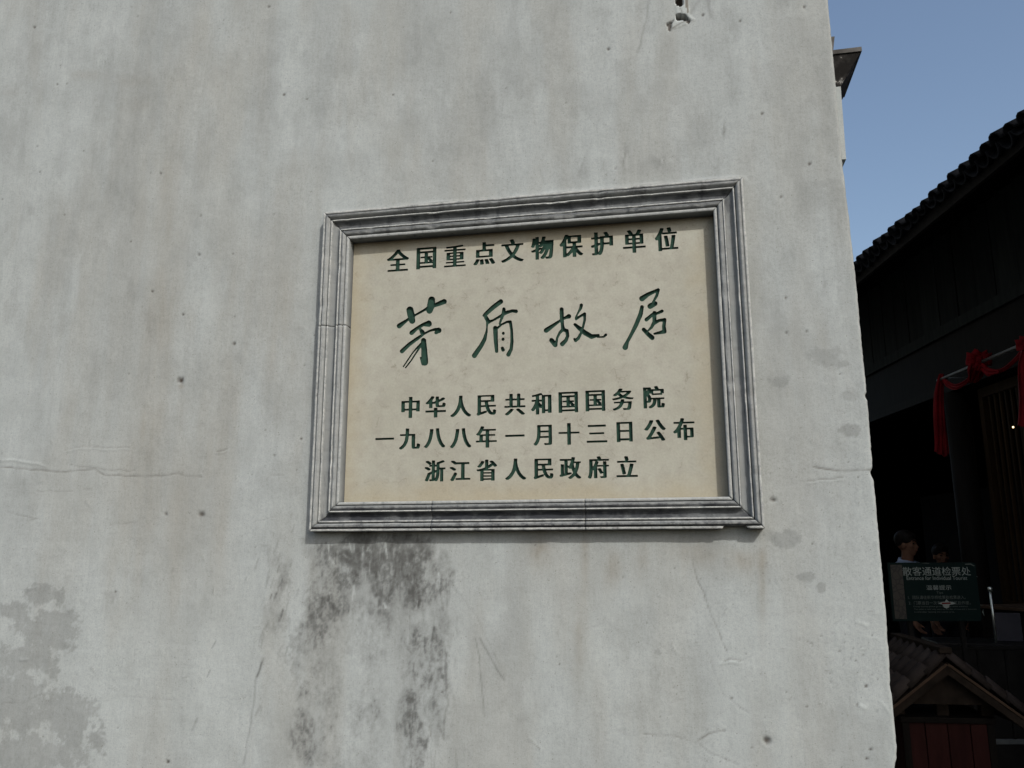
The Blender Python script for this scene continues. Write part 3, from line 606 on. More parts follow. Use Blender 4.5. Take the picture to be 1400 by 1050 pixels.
# the four brush-written characters, traced stroke by stroke: (x, y, half width) in two enlargements
A0 = (520, 380); B0 = (730, 380)
brush = [('茅', A0, [[(172, 437, 21), (215, 405, 15), (260, 372, 9), (330, 332, 8), (400, 293, 9), (430, 275, 12), (500, 248, 16), (582, 215, 22)],
                    [(270, 292, 31), (278, 330, 32), (290, 390, 27)], [(468, 200, 30), (462, 250, 34), (448, 298, 27)],
                    [(285, 500, 19), (330, 462, 14), (390, 425, 14), (440, 417, 28)], [(366, 472, 12), (382, 495, 20), (390, 505, 10)],
                    [(197, 668, 18), (260, 608, 16), (340, 550, 14), (400, 508, 8), (450, 482, 8), (500, 468, 11), (532, 478, 24), (508, 498, 14)],
                    [(394, 570, 22), (400, 650, 25), (405, 768, 30)], [(390, 780, 16), (365, 725, 4)], [(378, 598, 12), (345, 625, 7), (300, 675, 5), (210, 808, 4.5)], [(372, 615, 8), (325, 685, 5), (280, 755, 5), (230, 818, 4.5)]]),
         ('盾', A0, [[(1098, 215, 20), (1030, 265, 19), (965, 325, 17), (942, 342, 10)], [(955, 345, 14), (985, 398, 19)], [(990, 400, 12), (1030, 385, 8), (1090, 350, 10), (1150, 315, 15), (1200, 300, 12), (1238, 304, 15)],
                    [(1126, 284, 14), (1122, 320, 15), (1105, 370, 10), (1087, 418, 7)], [(975, 405, 10), (972, 450, 5), (968, 490, 9), (950, 560, 16), (918, 620, 18), (857, 708, 21)],
                    [(1048, 458, 20), (1052, 560, 18), (1060, 668, 14)], [(1062, 462, 9), (1105, 425, 7), (1155, 400, 9), (1185, 400, 13), (1197, 480, 11), (1200, 580, 13), (1192, 650, 14), (1167, 698, 18)],
                    [(1120, 503, 11), (1121, 506, 11)], [(1119, 557, 12), (1118, 560, 12)], [(1112, 640, 13), (1118, 655, 15)]]),
         ('故', B0, [[(112, 478, 21), (180, 430, 15), (240, 388, 9), (290, 360, 12), (318, 350, 20)], [(252, 286, 17), (254, 360, 17), (260, 430, 13), (266, 470, 18)],
                    [(262, 472, 14), (235, 500, 11), (212, 545, 9), (205, 590, 10), (196, 612, 18)], [(194, 610, 20), (160, 568, 20)], [(268, 470, 14), (300, 482, 16), (308, 530, 13), (290, 570, 16), (258, 602, 19)],
                    [(432, 248, 14), (425, 278, 12), (398, 325, 6), (382, 360, 7), (384, 375, 10), (420, 350, 9), (462, 328, 13)], [(462, 330, 12), (463, 380, 10), (450, 435, 9), (430, 500, 10), (405, 550, 13), (380, 570, 14), (368, 556, 8)],
                    [(374, 424, 12), (415, 460, 18), (465, 500, 21), (525, 535, 20), (588, 522, 10)], [(580, 540, 5), (635, 537, 7), (655, 518, 11)]]),
         ('居', B0, [[(985, 188, 24), (1040, 150, 17), (1095, 125, 14), (1132, 108, 13)], [(1134, 108, 12), (1120, 160, 12), (1098, 200, 9), (1078, 235, 8)], [(1060, 257, 24), (1103, 234, 21)],
                    [(985, 264, 15), (972, 330, 19), (930, 430, 18), (880, 530, 14), (852, 580, 14), (832, 632, 24)], [(1025, 380, 16), (1078, 335, 13), (1130, 320, 11), (1168, 302, 13)],
                    [(1098, 320, 18), (1098, 400, 16), (1072, 450, 12), (1045, 476, 7)], [(1088, 418, 14), (1140, 388, 12), (1192, 380, 14)], [(1192, 385, 14), (1184, 440, 15), (1190, 488, 18), (1150, 498, 13), (1098, 508, 8)],
                    [(1000, 470, 16), (1040, 512, 18), (1078, 545, 20)]])]
for ch, (ox, oy), strokes in brush:
    al = np.array([p for s in strokes for p in s]); x0, yy0 = al[:, 0].min()-50, al[:, 1].min()-50; x1, yy1 = al[:, 0].max()+50, al[:, 1].max()+50; st_ = 2.5
    gx, gy = np.meshgrid(np.arange(x0, x1, st_), np.arange(yy0, yy1, st_)); f = np.full(gx.shape, -99.)
    for s in strokes:
        for (ax, ay, ar), (bx, by, br) in zip(s[:-1], s[1:]):
            vx, vy = bx-ax, by-ay; L = vx*vx+vy*vy; tt = np.clip(((gx-ax)*vx+(gy-ay)*vy)/L, 0, 1)
            f = np.maximum(f, (ar+(br-ar)*tt)-np.hypot(gx-ax-tt*vx, gy-ay-tt*vy))
    f = .5+(f+1.8)/50.; f = blur(np.clip(f, -1, 2), .9, .9)
    out = []
    for l in march(f):
        l = rdp(l, .12); q = np.array([on_wall(ox+(x0+p[0]*st_)/6.6667, oy+(yy0+p[1]*st_)/6.6667, SY) for p in l]); out.append(q[:, [0, 2]])
    cells.append((ch, out, 'large brush-written carved character '+ch))

sx0, sx1, sz0, sz1 = PX0+ML-.012, R_-MR+.012, PZ0+MBm-.012, T_-MT+.012
pts = [(sx0, sz0), (sx1, sz0), (sx1, sz1), (sx0, sz1)]; edges = [(0, 1), (1, 2), (2, 3), (3, 0)]; owner = [-1]*4
loops_all = []
for ci, (_, lps, _) in enumerate(cells):
    for l in lps:
        n = len(pts); pts += [tuple(p) for p in l]; edges += [(n+i, n+(i+1) % len(l)) for i in range(len(l))]; loops_all.append((ci, l))
res = geometry.delaunay_2d_cdt([Vector(p) for p in pts], edges, [], 1, 1e-7)
rv = np.array([tuple(p) for p in res[0]]); rf = np.array([tuple(f) for f in res[2]])
cen = rv[rf].mean(1); par = np.full(len(cen), -1)
for ci, (_, lps, _) in enumerate(cells):
    al = np.vstack(lps); box_ = (cen[:, 0] > al[:, 0].min()) & (cen[:, 0] < al[:, 0].max()) & (cen[:, 1] > al[:, 1].min()) & (cen[:, 1] < al[:, 1].max())
    ids = np.nonzero(box_)[0]; cq = cen[ids]; ins = np.zeros(len(ids), bool)
    for l in lps:
        a_ = l; b2 = np.roll(l, -1, 0)
        c1_ = (a_[:, 1][None] > cq[:, 1][:, None]) != (b2[:, 1][None] > cq[:, 1][:, None])
        xi_ = (b2[:, 0]-a_[:, 0])[None]*(cq[:, 1][:, None]-a_[:, 1][None])/((b2[:, 1]-a_[:, 1])[None]+1e-12)+a_[:, 0][None]
        ins ^= ((c1_ & (cq[:, 0][:, None] < xi_)).sum(1) % 2).astype(bool)
    par[ids[ins]] = ci

m, t, b = newmat('cream_limestone_slab', .75); vec = coord(t)
n1_ = noise(t, vec, 3.2, 5, .6); n2_ = noise(t, vec, 22, 6, .65); n3_ = noise(t, vec, 130, 4, .7)
c1 = ramp(t, n1_, [(.32, (.300, .298, .250)), (.5, (.330, .330, .282)), (.68, (.355, .356, .308))])
c1 = mix(t, ramp(t, n2_, [(.42, (.0, .0, .0)), (.70, (.6, .6, .6))]), c1, (.265, .255, .22))
# fine veins in the stone
wv = nd(t, 'ShaderNodeTexVoronoi', Scale=7.0); wv.feature = 'DISTANCE_TO_EDGE'
add_ = t.nodes.new('ShaderNodeVectorMath'); add_.operation = 'ADD'; nzn = nd(t, 'ShaderNodeTexNoise', Scale=9.0, Detail=6.0); t.links.new(vec, nzn.inputs['Vector']); sc_ = t.nodes.new('ShaderNodeVectorMath'); sc_.operation = 'SCALE'; sc_.inputs['Scale'].default_value = .35
t.links.new(nzn.outputs['Color'], sc_.inputs[0]); t.links.new(vec, add_.inputs[0]); t.links.new(sc_.outputs[0], add_.inputs[1]); t.links.new(add_.outputs[0], wv.inputs['Vector'])
vn = ramp(t, wv.outputs['Distance'], [(.0, (1, 1, 1)), (.02, (0, 0, 0))]); vm = ramp(t, n2_, [(.52, (0, 0, 0)), (.62, (1, 1, 1))])
c1 = mix(t, math_('MULTIPLY', math_('MULTIPLY', vn, vm), .75), c1, (.19, .175, .135))
# yellow staining along the edges
sep = t.nodes.new('ShaderNodeSeparateXYZ'); t.links.new(vec, sep.inputs[0])
def edge_dist(out, lo_, hi2): return math_('MINIMUM', math_('SUBTRACT', out, lo_), math_('SUBTRACT', hi2, out))
ed = math_('MINIMUM', edge_dist(sep.outputs['X'], PX0+ML, R_-MR), edge_dist(sep.outputs['Z'], PZ0+MBm, T_-MT))
ed = math_('ADD', ed, math_('MULTIPLY', math_('SUBTRACT', n1_, .5), .22))
c1 = mix(t, ramp(t, ed, [(.0, (.65, .65, .65)), (.09, (0, 0, 0))]), c1, (.315, .28, .20))
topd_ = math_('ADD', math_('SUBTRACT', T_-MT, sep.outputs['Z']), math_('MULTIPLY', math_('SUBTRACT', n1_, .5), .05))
c1 = mix(t, ramp(t, topd_, [(.0, (.6, .6, .6)), (.035, (0, 0, 0))]), c1, (.16, .13, .09))  # darker brown band along the slab's top edge only
gr = ramp(t, n3_, [(.3, (.93, .93, .93)), (.7, (1.06, 1.06, 1.06))]); c1 = mix(t, 1.0, c1, gr, 'MULTIPLY')
t.links.new(c1, b.inputs['Base Color']); bump(t, b, math_('ADD', n3_, n2_), .18, .0015); M['slab'] = m; b.inputs['Specular IOR Level'].default_value = .3
M['green'] = simple('dark_green_letter_paint', (.013, .036, .027), (.028, .062, .047), 40, rough=.7, bmp=.4)

def sub(fids):
    u, inv = np.unique(rf[fids].ravel(), return_inverse=True); return rv[u], inv.reshape(-1, 3)
v2, f2 = sub(np.nonzero(par < 0)[0])
def orient(vs, fs):          # front faces towards -y
    a_, b2, c2 = vs[fs[:, 0]], vs[fs[:, 1]], vs[fs[:, 2]]
    cr_ = (b2[:, 0]-a_[:, 0])*(c2[:, 1]-a_[:, 1])-(b2[:, 1]-a_[:, 1])*(c2[:, 0]-a_[:, 0])
    fs = fs.copy(); bad = cr_ < 0; fs[bad] = fs[bad][:, ::-1]; return fs
ppart(pyd('inscribed_slab', np.stack([v2[:, 0], np.full(len(v2), SY), v2[:, 1]], -1), orient(v2, f2), M['slab']))
for ci, (ch, lps, lab) in enumerate(cells):
    v2, f2 = sub(np.nonzero(par == ci)[0]); vs = [(p[0], SY+DEP, p[1]) for p in v2]; fs = orient(v2, f2).tolist()
    for l in lps:
        n = len(vs); L = len(l); vs += [(p[0], SY-.0001, p[1]) for p in l]+[(p[0], SY+DEP, p[1]) for p in l]
        fs += [(n+i, n+(i+1) % L, n+L+(i+1) % L, n+L+i) for i in range(L)]
    o = ppart(pyd('carved_character', vs, fs, M['green'])); o['label'] = lab

# ================================================================== THE TIMBER HOUSE ACROSS THE LANE
VAZ = YAW+math.atan2((727-700), F)*1.0          # direction in which the lane runs away
house2 = empty('timber_house', (0, -D, 0), -VAZ)
tag(house2, 'dark timber house with grey tiled eaves in shade across the lane', 'building')
dv = np.array([math.sin(VAZ), math.cos(VAZ), 0]); wv_ = np.array([math.cos(VAZ), -math.sin(VAZ), 0])
def hit_w(pxx, pyy, W):           # where the line of sight meets the facade plane at W: distance along the lane, height
    d = ray(pxx, pyy); k = W/(d@wv_); q = d*k; return q@dv, q[2]+ZC
WE = 3.0; WF = 3.7
zE = np.mean([hit_w(1400, 152, WE)[1], hit_w(1300, 245, WE)[1], hit_w(1175, 362, WE)[1]])
zB = np.mean([hit_w(1400, 403, WF)[1], hit_w(1187, 518, WF)[1]])
print('eave', zE, [hit_w(*p, WE) for p in ((1400, 152), (1300, 245), (1175, 362))], 'beam', zB, [hit_w(*p, WF) for p in ((1400, 403), (1187, 518))])
SA, SB = -.2, 15.0
SL = math.radians(27); ca, sa_ = math.cos(SL), math.sin(SL)
# planked upper wall
pw = .30; k = 0; s = SA
while s < SB:
    wd = pw*random.uniform(.9, 1.1); mb = MB(); off = random.uniform(0, .014)
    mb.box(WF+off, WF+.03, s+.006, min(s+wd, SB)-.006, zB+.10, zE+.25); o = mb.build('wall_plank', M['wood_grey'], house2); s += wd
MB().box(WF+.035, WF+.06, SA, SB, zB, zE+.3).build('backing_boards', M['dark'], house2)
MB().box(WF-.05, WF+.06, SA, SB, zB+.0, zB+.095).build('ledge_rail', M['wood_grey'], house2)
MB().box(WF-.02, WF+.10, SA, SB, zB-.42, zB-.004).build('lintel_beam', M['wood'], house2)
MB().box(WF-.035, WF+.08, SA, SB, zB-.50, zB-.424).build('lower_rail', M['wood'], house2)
for s in (.4, 2.6, 4.8, 7.15, 9.6, 12.2, 14.7):
    mb = MB(); mb.tube([(WF+.04, s, 0), (WF+.04, s, zB-.505)], .10, 16); mb.build('column', M['wood'], house2, True)
# slatted door leaves, folded open on either side of the entrance
for s0 in (4.95, 5.62, 6.29):
    s1 = s0+.62; zt = zB-.52
    fr = MB()
    fr.box(WF+.10, WF+.15, s0, s0+.06, .12, zt).box(WF+.10, WF+.15, s1-.06, s1, .12, zt).box(WF+.10, WF+.15, s0+.06, s1-.06, zt-.08, zt).box(WF+.10, WF+.15, s0+.06, s1-.06, 1.05, 1.15).box(WF+.10, WF+.15, s0+.06, s1-.06, .12, .24)
    d = fr.build('door_leaf', M['wood_warm'], house2)
    for q in range(6):
        a_ = s0+.09+q*.078; MB().box(WF+.115, WF+.135, a_, a_+.022, 1.15, zt-.08).build('slat', M['wood_warm'], d)
    MB().box(WF+.12, WF+.13, s0+.06, s1-.06, .24, 1.05).build('door_panel', M['wood_warm'], d)
# interior shell and floor
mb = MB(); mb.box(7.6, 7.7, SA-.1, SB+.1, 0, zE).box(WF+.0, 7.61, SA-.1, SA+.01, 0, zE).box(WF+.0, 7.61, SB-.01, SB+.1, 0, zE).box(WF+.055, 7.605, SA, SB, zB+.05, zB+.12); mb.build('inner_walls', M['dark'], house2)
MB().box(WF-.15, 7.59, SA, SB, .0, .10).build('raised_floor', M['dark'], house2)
for s in (6.1,):
    MB().box(WF+1.9, WF+1.96, 8.0, 12.0, .1, 2.3).build('inner_screen', M['dark'], house2)
# eaves
rise = math.tan(SL)
def roof_pt(wd, z=0): return zE-.07+(wd-WE)*rise+z
mb = MB(); W2 = 5.6
mb.add([(WE+.05, SA, roof_pt(WE+.05)-.03), (W2, SA, roof_pt(W2)-.03), (W2, SB, roof_pt(W2)-.03), (WE+.05, SB, roof_pt(WE+.05)-.03), (WE+.05, SA, roof_pt(WE+.05)), (W2, SA, roof_pt(W2)), (W2, SB, roof_pt(W2)), (WE+.05, SB, roof_pt(WE+.05))], [(0, 1, 2, 3), (7, 6, 5, 4), (0, 4, 5, 1), (1, 5, 6, 2), (2, 6, 7, 3), (3, 7, 4, 0)])
mb.add([(W2+.01, SA, roof_pt(W2)-.03), (8.2, SA, roof_pt(3.0)-.03), (8.2, SB, roof_pt(3.0)-.03), (W2+.01, SB, roof_pt(W2)-.03), (W2+.01, SA, roof_pt(W2)), (8.2, SA, roof_pt(3.0)), (8.2, SB, roof_pt(3.0)), (W2+.01, SB, roof_pt(W2))], [(0, 1, 2, 3), (7, 6, 5, 4), (0, 4, 5, 1), (1, 5, 6, 2), (2, 6, 7, 3), (3, 7, 4, 0)])
mb.build('roof_deck', M['wood'], house2)
MB().box(WE+.03, WE+.06, SA, SB, zE-.16, zE-.07).build('eave_board', M['wood'], house2)
rme = None
for i in range(60):
    s = SA+.12+i*.25
    if rme is None:
        mb = MB(); zz = -.035
        mb.add([(WE+.08, 0, roof_pt(WE+.08, zz)-.07), (WF, 0, roof_pt(WF, zz)-.07), (WF, .06, roof_pt(WF, zz)-.07), (WE+.08, .06, roof_pt(WE+.08, zz)-.07), (WE+.08, 0, roof_pt(WE+.08, zz)), (WF, 0, roof_pt(WF, zz)), (WF, .06, roof_pt(WF, zz)), (WE+.08, .06, roof_pt(WE+.08, zz))], [(3, 2, 1, 0), (4, 5, 6, 7), (0, 1, 5, 4), (1, 2, 6, 5), (2, 3, 7, 6), (3, 0, 4, 7)])
        o = mb.build('rafter', M['wood'], house2); rme = o.data
    else: o = link('rafter', rme, None, house2)
    o.location = (0, s, 0)
def arc_tile(r, L, th, up_=1, n=6, span=1.0, taper=.92):
    """a curved tile lying along +x, convex side up (up_=1) or down (up_=-1)"""
    vs = []; fs = []
    for e, (xx, rr) in enumerate(((0, r), (L, r*taper))):
        for k in range(n+1):
            a_ = math.pi*(.5-span/2+span*k/n)
            for q in (rr, rr-th): vs.append((xx, -q*math.cos(a_), up_*(q*math.sin(a_))-(0 if up_ > 0 else 0)))
    m_ = 2*(n+1)
    for k in range(n):
        a_, b2 = 2*k, 2*(k+1)
        fs += [(a_, b2, b2+m_, a_+m_), (a_+1, a_+1+m_, b2+1+m_, b2+1), (a_, a_+1, b2+1, b2), (a_+m_, b2+m_, b2+1+m_, a_+1+m_)]
    fs += [(0, m_, m_+1, 1), (2*n, 2*n+1, 2*n+1+m_, 2*n+m_)]
    return vs, fs
TS = .138; TR = .058
cv, cf = arc_tile(TR, .22, .011, 1); pv, pf = arc_tile(TR+.012, .22, .011, -1)
tm = bpy.data.meshes.new('roof_tile'); tm.from_pydata(cv, [], cf); tm.materials.append(M['tile_grey']); tm.polygons.foreach_set('use_smooth', [True]*len(cf))
pm = bpy.data.meshes.new('roof_tile'); pm.from_pydata(pv, [], pf); pm.materials.append(M['tile_grey'])
ncol = int((SB-SA)/TS); rest = MB(); cnt = 0
for i in range(ncol):
    s = SA+.06+i*TS+random.uniform(-.012, .012)
    for rw in range(15):
        wq = WE-.04+rw*.165*ca
        for kind, me_ in ((0, tm), (1, pm)):
            ss = s+(TS/2 if kind else 0); jz = random.uniform(-.006, .012) if rw == 0 else random.uniform(-.003, .004)
            loc = Vector((wq+random.uniform(-.01, .01), ss, roof_pt(wq)+(.034 if kind == 0 else .040)+jz))
            rot = Matrix.Rotation(-SL+random.uniform(-.05, .03), 4, 'Y') @ Matrix.Rotation(random.uniform(-.04, .04), 4, 'X')
            if rw == 0 and kind == 0 or (rw == 0 and kind == 1):
                o = link('roof_tile', me_, None, house2); o.matrix_local = Matrix.Translation(loc) @ rot @ Matrix.Diagonal((1, random.uniform(.88, 1.12), random.uniform(.85, 1.25), 1)); cnt += 1
            elif rw < 15:
                MM = Matrix.Translation(loc) @ rot; rest.add([MM @ Vector(v) for v in (cv if kind == 0 else pv)], cf if kind == 0 else pf)
tag(rest.build('upper_roof_tiles', M['tile_grey'], house2), kind='stuff')
mb = MB(); mb.tube([(W2, SA, roof_pt(W2)+.12), (W2, SB, roof_pt(W2)+.12)], .10, 10).box(W2-.06, W2+.06, SA, SB, roof_pt(W2), roof_pt(W2)+.1); mb.build('roof_ridge', M['tile_grey'], house2)

def H(w_, s_, z_): return np.array([0, -D, 0])+wv_*w_+dv*s_+np.array([0, 0, z_])     # house frame to world

# ---- red cloth garland on a metal pole
WG = 3.45
def gp(pxx, pyy, W=WG):
    s_, z_ = hit_w(pxx, pyy, W); return Vector(H(W, s_, z_))
pA, pB = gp(1290, 517), gp(1405, 468)
drc = (pB-pA).normalized(); pole = MB(); pole.tube([pA-drc*.1, pA+drc*3.2], .013, 10)
for q in (.0, 1.5, 2.9):
    c_p = pA+drc*q; pole.tube([c_p, c_p+Vector(wv_*(WF-WG))], .008, 8)
po = pole.build('cloth_pole', M['black_metal'], None, True); po.data.materials[0] = simple('dull_grey_metal_pole', (.11, .12, .12), (.17, .18, .18), 20, rough=.45, metallic=.6)
tag(po, 'thin grey metal pole under the timber beam with red cloth wound on it', 'pole')
garland = empty('red_cloth_garland', pA); tag(garland, 'red silk cloth knotted along the pole with hanging tails and swags', 'garland')
def gpart(o): o.parent = garland; o.matrix_parent_inverse = Matrix.Translation(-pA); return o
def ribbon(name, pts, widths, wdir, folds=3, depth=.02, n=40, seed=1, th=.003):
    """a strip of cloth following pts, folded lengthwise"""
    P_ = [Vector(p) for p in pts]; vs = []; fs = []; kk = folds*6+1
    def samp(arr, f):
        q = f*(len(arr)-1); i = min(int(q), len(arr)-2); f_ = q-i; return arr[i]*(1-f_)+arr[i+1]*f_
    def cr_s(f):
        q = f*(len(P_)-1); i = min(int(q), len(P_)-2); f_ = q-i; p0 = P_[max(i-1, 0)]; p1 = P_[i]; p2 = P_[i+1]; p3 = P_[min(i+2, len(P_)-1)]
        return .5*((2*p1)+(p2-p0)*f_+(2*p0-5*p1+4*p2-p3)*f_*f_+(3*p1-p0-3*p2+p3)*f_**3)
    rr = random.Random(seed); ph = rr.uniform(0, 6)
    for i in range(n+1):
        f = i/n; c0 = cr_s(f); tn = (cr_s(min(f+.02, 1))-cr_s(max(f-.02, 0))).normalized(); wd = samp(widths, f)
        wx = (wdir-tn*wdir.dot(tn)).normalized(); nn = tn.cross(wx).normalized()
        for k in range(kk):
            g_ = k/(kk-1)-.5; dd = depth*min(1, wd/.08)*(math.sin(g_*folds*2*math.pi+ph+f*1.5)+.4*math.sin(g_*folds*4.7*math.pi+f*5))
            vs.append(c0+wx*(g_*wd*(1+.1*math.sin(f*9+g_*3)))+nn*dd+(Vector((0, 0, -.075*f**5*(.5-abs(g_-.15)))) if name == 'hanging_tail' else Vector()))
    for i in range(n):
        for k in range(kk-1): fs.append((i*kk+k, i*kk+k+1, (i+1)*kk+k+1, (i+1)*kk+k))
    o = pyd(name, vs, fs, M['red_cloth'], None, True); so_ = o.modifiers.new('solid', 'SOLIDIFY'); so_.thickness = th; return gpart(o)
dL = Vector(dv)*-.5+Vector(wv_)*.5; dL.normalize()
dT = Vector(r0)
ribbon('hanging_tail', [gp(1287, 511), gp(1285, 540), gp(1286, 580), gp(1287, 609), gp(1288, 619)], [.035, .075, .10, .115, .125], dT, 3, .014, seed=3)
ribbon('swag', [gp(1287, 513), gp(1296, 524), gp(1308, 529), gp(1322, 522), gp(1332, 508)], [.03, .055, .045, .035, .03], Vector((0, 0, 1)), 2, .015, seed=4)
ribbon('swag', [gp(1340, 500), gp(1352, 508), gp(1370, 506), gp(1388, 492), gp(1402, 474)], [.05, .035, .03, .035, .03], Vector((0, 0, 1)), 2, .015, seed=5)
ribbon('hanging_tail', [gp(1405, 470, WG-.03), gp(1402, 500, WG-.03), gp(1403, 545, WG-.03), gp(1405, 583, WG-.03)], [.07, .10, .11, .12], dT, 3, .016, seed=6)
ribbon('cloth_fold', [gp(1336, 493, WG-.03), gp(1336, 503, WG-.04), gp(1333, 513, WG-.03), gp(1329, 523, WG-.02)], [.10, .13, .11, .05], dT, 3, .012, seed=9)
ribbon('cloth_fold', [gp(1343, 503, WG-.03), gp(1352, 509, WG-.04), gp(1366, 508, WG-.03)], [.07, .06, .015], Vector((0, 0, 1)), 2, .010, seed=10)
for (kx, ky, R1) in ((1337, 492, .115), (1405, 470, .09)):
    c0 = gp(kx, ky, WG-.02); mb = MB(); rr = random.Random(int(kx))
    for q in range(9):
        a_ = q/9*2*math.pi+rr.uniform(-.2, .2); d1 = (dT*math.cos(a_)+Vector((0, 0, 1))*math.sin(a_)*.5); bk = Vector(fw)*-1
        L = R1*rr.uniform(.8, 1.25); loop = [c0, c0+d1*L*.5+bk*.035, c0+d1*L+bk*.01, c0+d1*L*.7-bk*.02, c0-bk*.01]; side_ = d1.cross(bk).normalized()*R1*.42
        n = len(mb.v); vs = []; 
        for i_, p in enumerate(loop):
            for k in range(5): vs.append(p+side_*((k-2)/2)*(.5+.6*math.sin(math.pi*i_/4))+bk*.008*math.sin(k*2.1+i_))
        fs = [(i_*5+k, i_*5+k+1, (i_+1)*5+k+1, (i_+1)*5+k) for i_ in range(4) for k in range(4)]; mb.add(vs, fs)
    mb.ball(tuple(c0), R1*.33, 12, 8)
    o = mb.build('cloth_knot', M['red_cloth'], None, True); gpart(o); sf = o.modifiers.new('sub', 'SUBSURF'); sf.levels = sf.render_levels = 2; s2_ = o.modifiers.new('solid', 'SOLIDIFY'); s2_.thickness = .003

# ---- small lit lamp inside
lp = gp(1385, 584, 4.6); lm, t, b = newmat('lit_bulb', .4); b.inputs['Emission Color'].default_value = (1, .72, .35, 1); b.inputs['Emission Strength'].default_value = 4; b.inputs['Base Color'].default_value = (.8, .6, .3, 1)
lamp = empty('hanging_lamp', lp); tag(lamp, 'tiny lit warm bulb hanging in the dark entrance of the timber house', 'lamp')
MB().ball((0, 0, 0), (.019, .019, .008), 12, 8).build('bulb', lm, lamp, True)
MB().tube([(0, 0, .010), (0, 0, .03)], .012).tube([(0, 0, .03), (0, 0, zB-lp.z+.04)], .003, 6).build('cord', M['black_metal'], lamp)

# ================================================================== GROUND
gm = bmesh.new(); 
g_ = pyd('ground', [(-400, -400, -.012), (400, -400, -.012), (400, 400, -.012), (-400, 400, -.012)], [(0, 1, 2, 3)], M['ground']); tag(g_, kind='structure')
slab_me = []
for q in range(3):
    mb = MB(); mb.box(-.245, .245, -.145, .145, -.012, 0, j=.003); o = mb.build('paving_slab', M['paving'], None, bevel=.004); slab_me.append(o.data); bpy.data.objects.remove(o)
row = 0; y = .8
while y < 7.0:
    xq = .9+(row % 2)*.25
    while xq < 3.9:
        o = link('paving_slab', random.choice(slab_me), None, g_); o.location = (xq, y, random.uniform(-.002, .002)); o.rotation_euler = (0, 0, random.choice((0, math.pi)))
        xq += .50
    y += .30; row += 1

# ================================================================== LITTER BIN WITH A LITTLE TILED ROOF
ZB_ = 3.75
ap = Vector(at_z(1289, 884, ZB_)); sc = ZB_/F
bin_ = empty('litter_bin', (ap.x, ap.y, 0), math.radians(4)); tag(bin_, 'dull red wooden litter bin under a small tiled gable roof at the wall corner', 'litter bin')
hz = ap.z; hw = .40; rs = .76; dp = .62       # local: x across, +y away; gable face at y=0
def sy_z(xx): return hz-.035-abs(xx)*rs
ang = math.atan(rs)
mb = MB(); mb.box(-.028, .028, -.03, dp+.03, hz-.028, hz).build('ridge_cap', M['bin_wood'], bin_, bevel=.005)
for sg in (-1, 1):
    Mx = Matrix.Translation((0, 0, hz-.045)) @ Matrix.Rotation(sg*ang, 4, 'Y')
    L = hw/math.cos(ang)
    mb = MB(); x0, x1 = (0.02, L) if sg > 0 else (-L, -.02); mb.box(x0, x1, 0, dp, -.03, -.012, Mx); mb.build('roof_board', M['bin_wood'], bin_)
    mb = MB(); mb.box(x0, x1, -.03, -.003, -.060, -.014, Mx); mb.build('barge_board', M['bin_wood'], bin_, bevel=.003)
    mb = MB(); mb.box(x0, x1, -.036, -.031, -.026, -.016, Mx); mb.build('barge_batten', M['gate_edge'], bin_)
tv, tf = arc_tile(.046, .125, .012, 1, 6, .96, .90)
bt = bpy.data.meshes.new('roof_tile'); bt.from_pydata(tv, [], tf); bt.materials.append(M['bin_tile']); bt.polygons.foreach_set('use_smooth', [True]*len(tf))
for sg in (-1, 1):
    for c2 in range(7):
        for r2 in range(5):
            dist = hw/math.cos(ang)-r2*.098                      # lower end of the tile, measured down the slope
            xx = dist*math.cos(ang); zz = hz-.045-dist*math.sin(ang)
            o = link('roof_tile', bt, None, bin_)
            rot = (Matrix.Rotation(math.pi, 4, 'Z') if sg > 0 else Matrix.Identity(4)) @ Matrix.Rotation(-ang-.10, 4, 'Y') @ Matrix.Rotation(random.uniform(-.05, .05), 4, 'Z')
            o.matrix_local = Matrix.Translation((sg*xx, .012+c2*.094, zz-.012+random.uniform(-.003, .003))) @ rot
bt_z = Vector(at_z(1288, 979, ZB_)).z; bw = .195
mb = MB(); mb.add([(-.24, .02, hz-.255), (.24, .02, hz-.255), (0, .02, hz-.07), (-.24, .04, hz-.255), (.24, .04, hz-.255), (0, .04, hz-.07)], [(0, 1, 2), (5, 4, 3), (0, 3, 4, 1), (1, 4, 5, 2), (2, 5, 3, 0)]); mb.build('gable_board', M['bin_wood'], bin_)
zg = Vector(at_z(1288, 957, ZB_)).z
MB().box(-.24, .24, .045, .075, zg, zg+.04).build('cross_beam', M['bin_wood'], bin_)
for (xa, ya) in ((-.027, .045), (-.22, .05), (.17, .05), (-.22, .45), (.17, .45)):
    MB().box(xa, xa+.055, ya+.035, ya+.08, bt_z-.03, zg+.002 if ya < .1 else zg+.03).build('post', M['bin_wood'], bin_, bevel=.004)
MB().box(-bw-.012, bw+.012, .028, .52, bt_z-.025, bt_z).build('bin_lid_frame', M['wood'], bin_, bevel=.003)
for k in range(7):
    w_ = 2*bw/4
    if k < 4: MB().box(-bw+k*w_+.0015, -bw+(k+1)*w_-.0015, .04+random.uniform(0, .003), .058, .09, bt_z-.027).build('front_plank', M['bin_red'], bin_, bevel=.002)
for sg in (-1, 1):
    for k in range(4):
        x0 = sg*bw-(.018 if sg > 0 else 0); MB().box(x0, x0+.018, .06+k*.112, .06+(k+1)*.112-.003, .09, bt_z-.027).build('side_plank', M['bin_red'], bin_)
for xa in (-bw-.003, bw-.027): MB().box(xa, xa+.03, .034, .039, .04, bt_z-.026).build('corner_strip', M['wood'], bin_)
MB().box(-bw+.02, bw-.02, .08, .48, 0, .088).build('plinth', M['wood'], bin_)
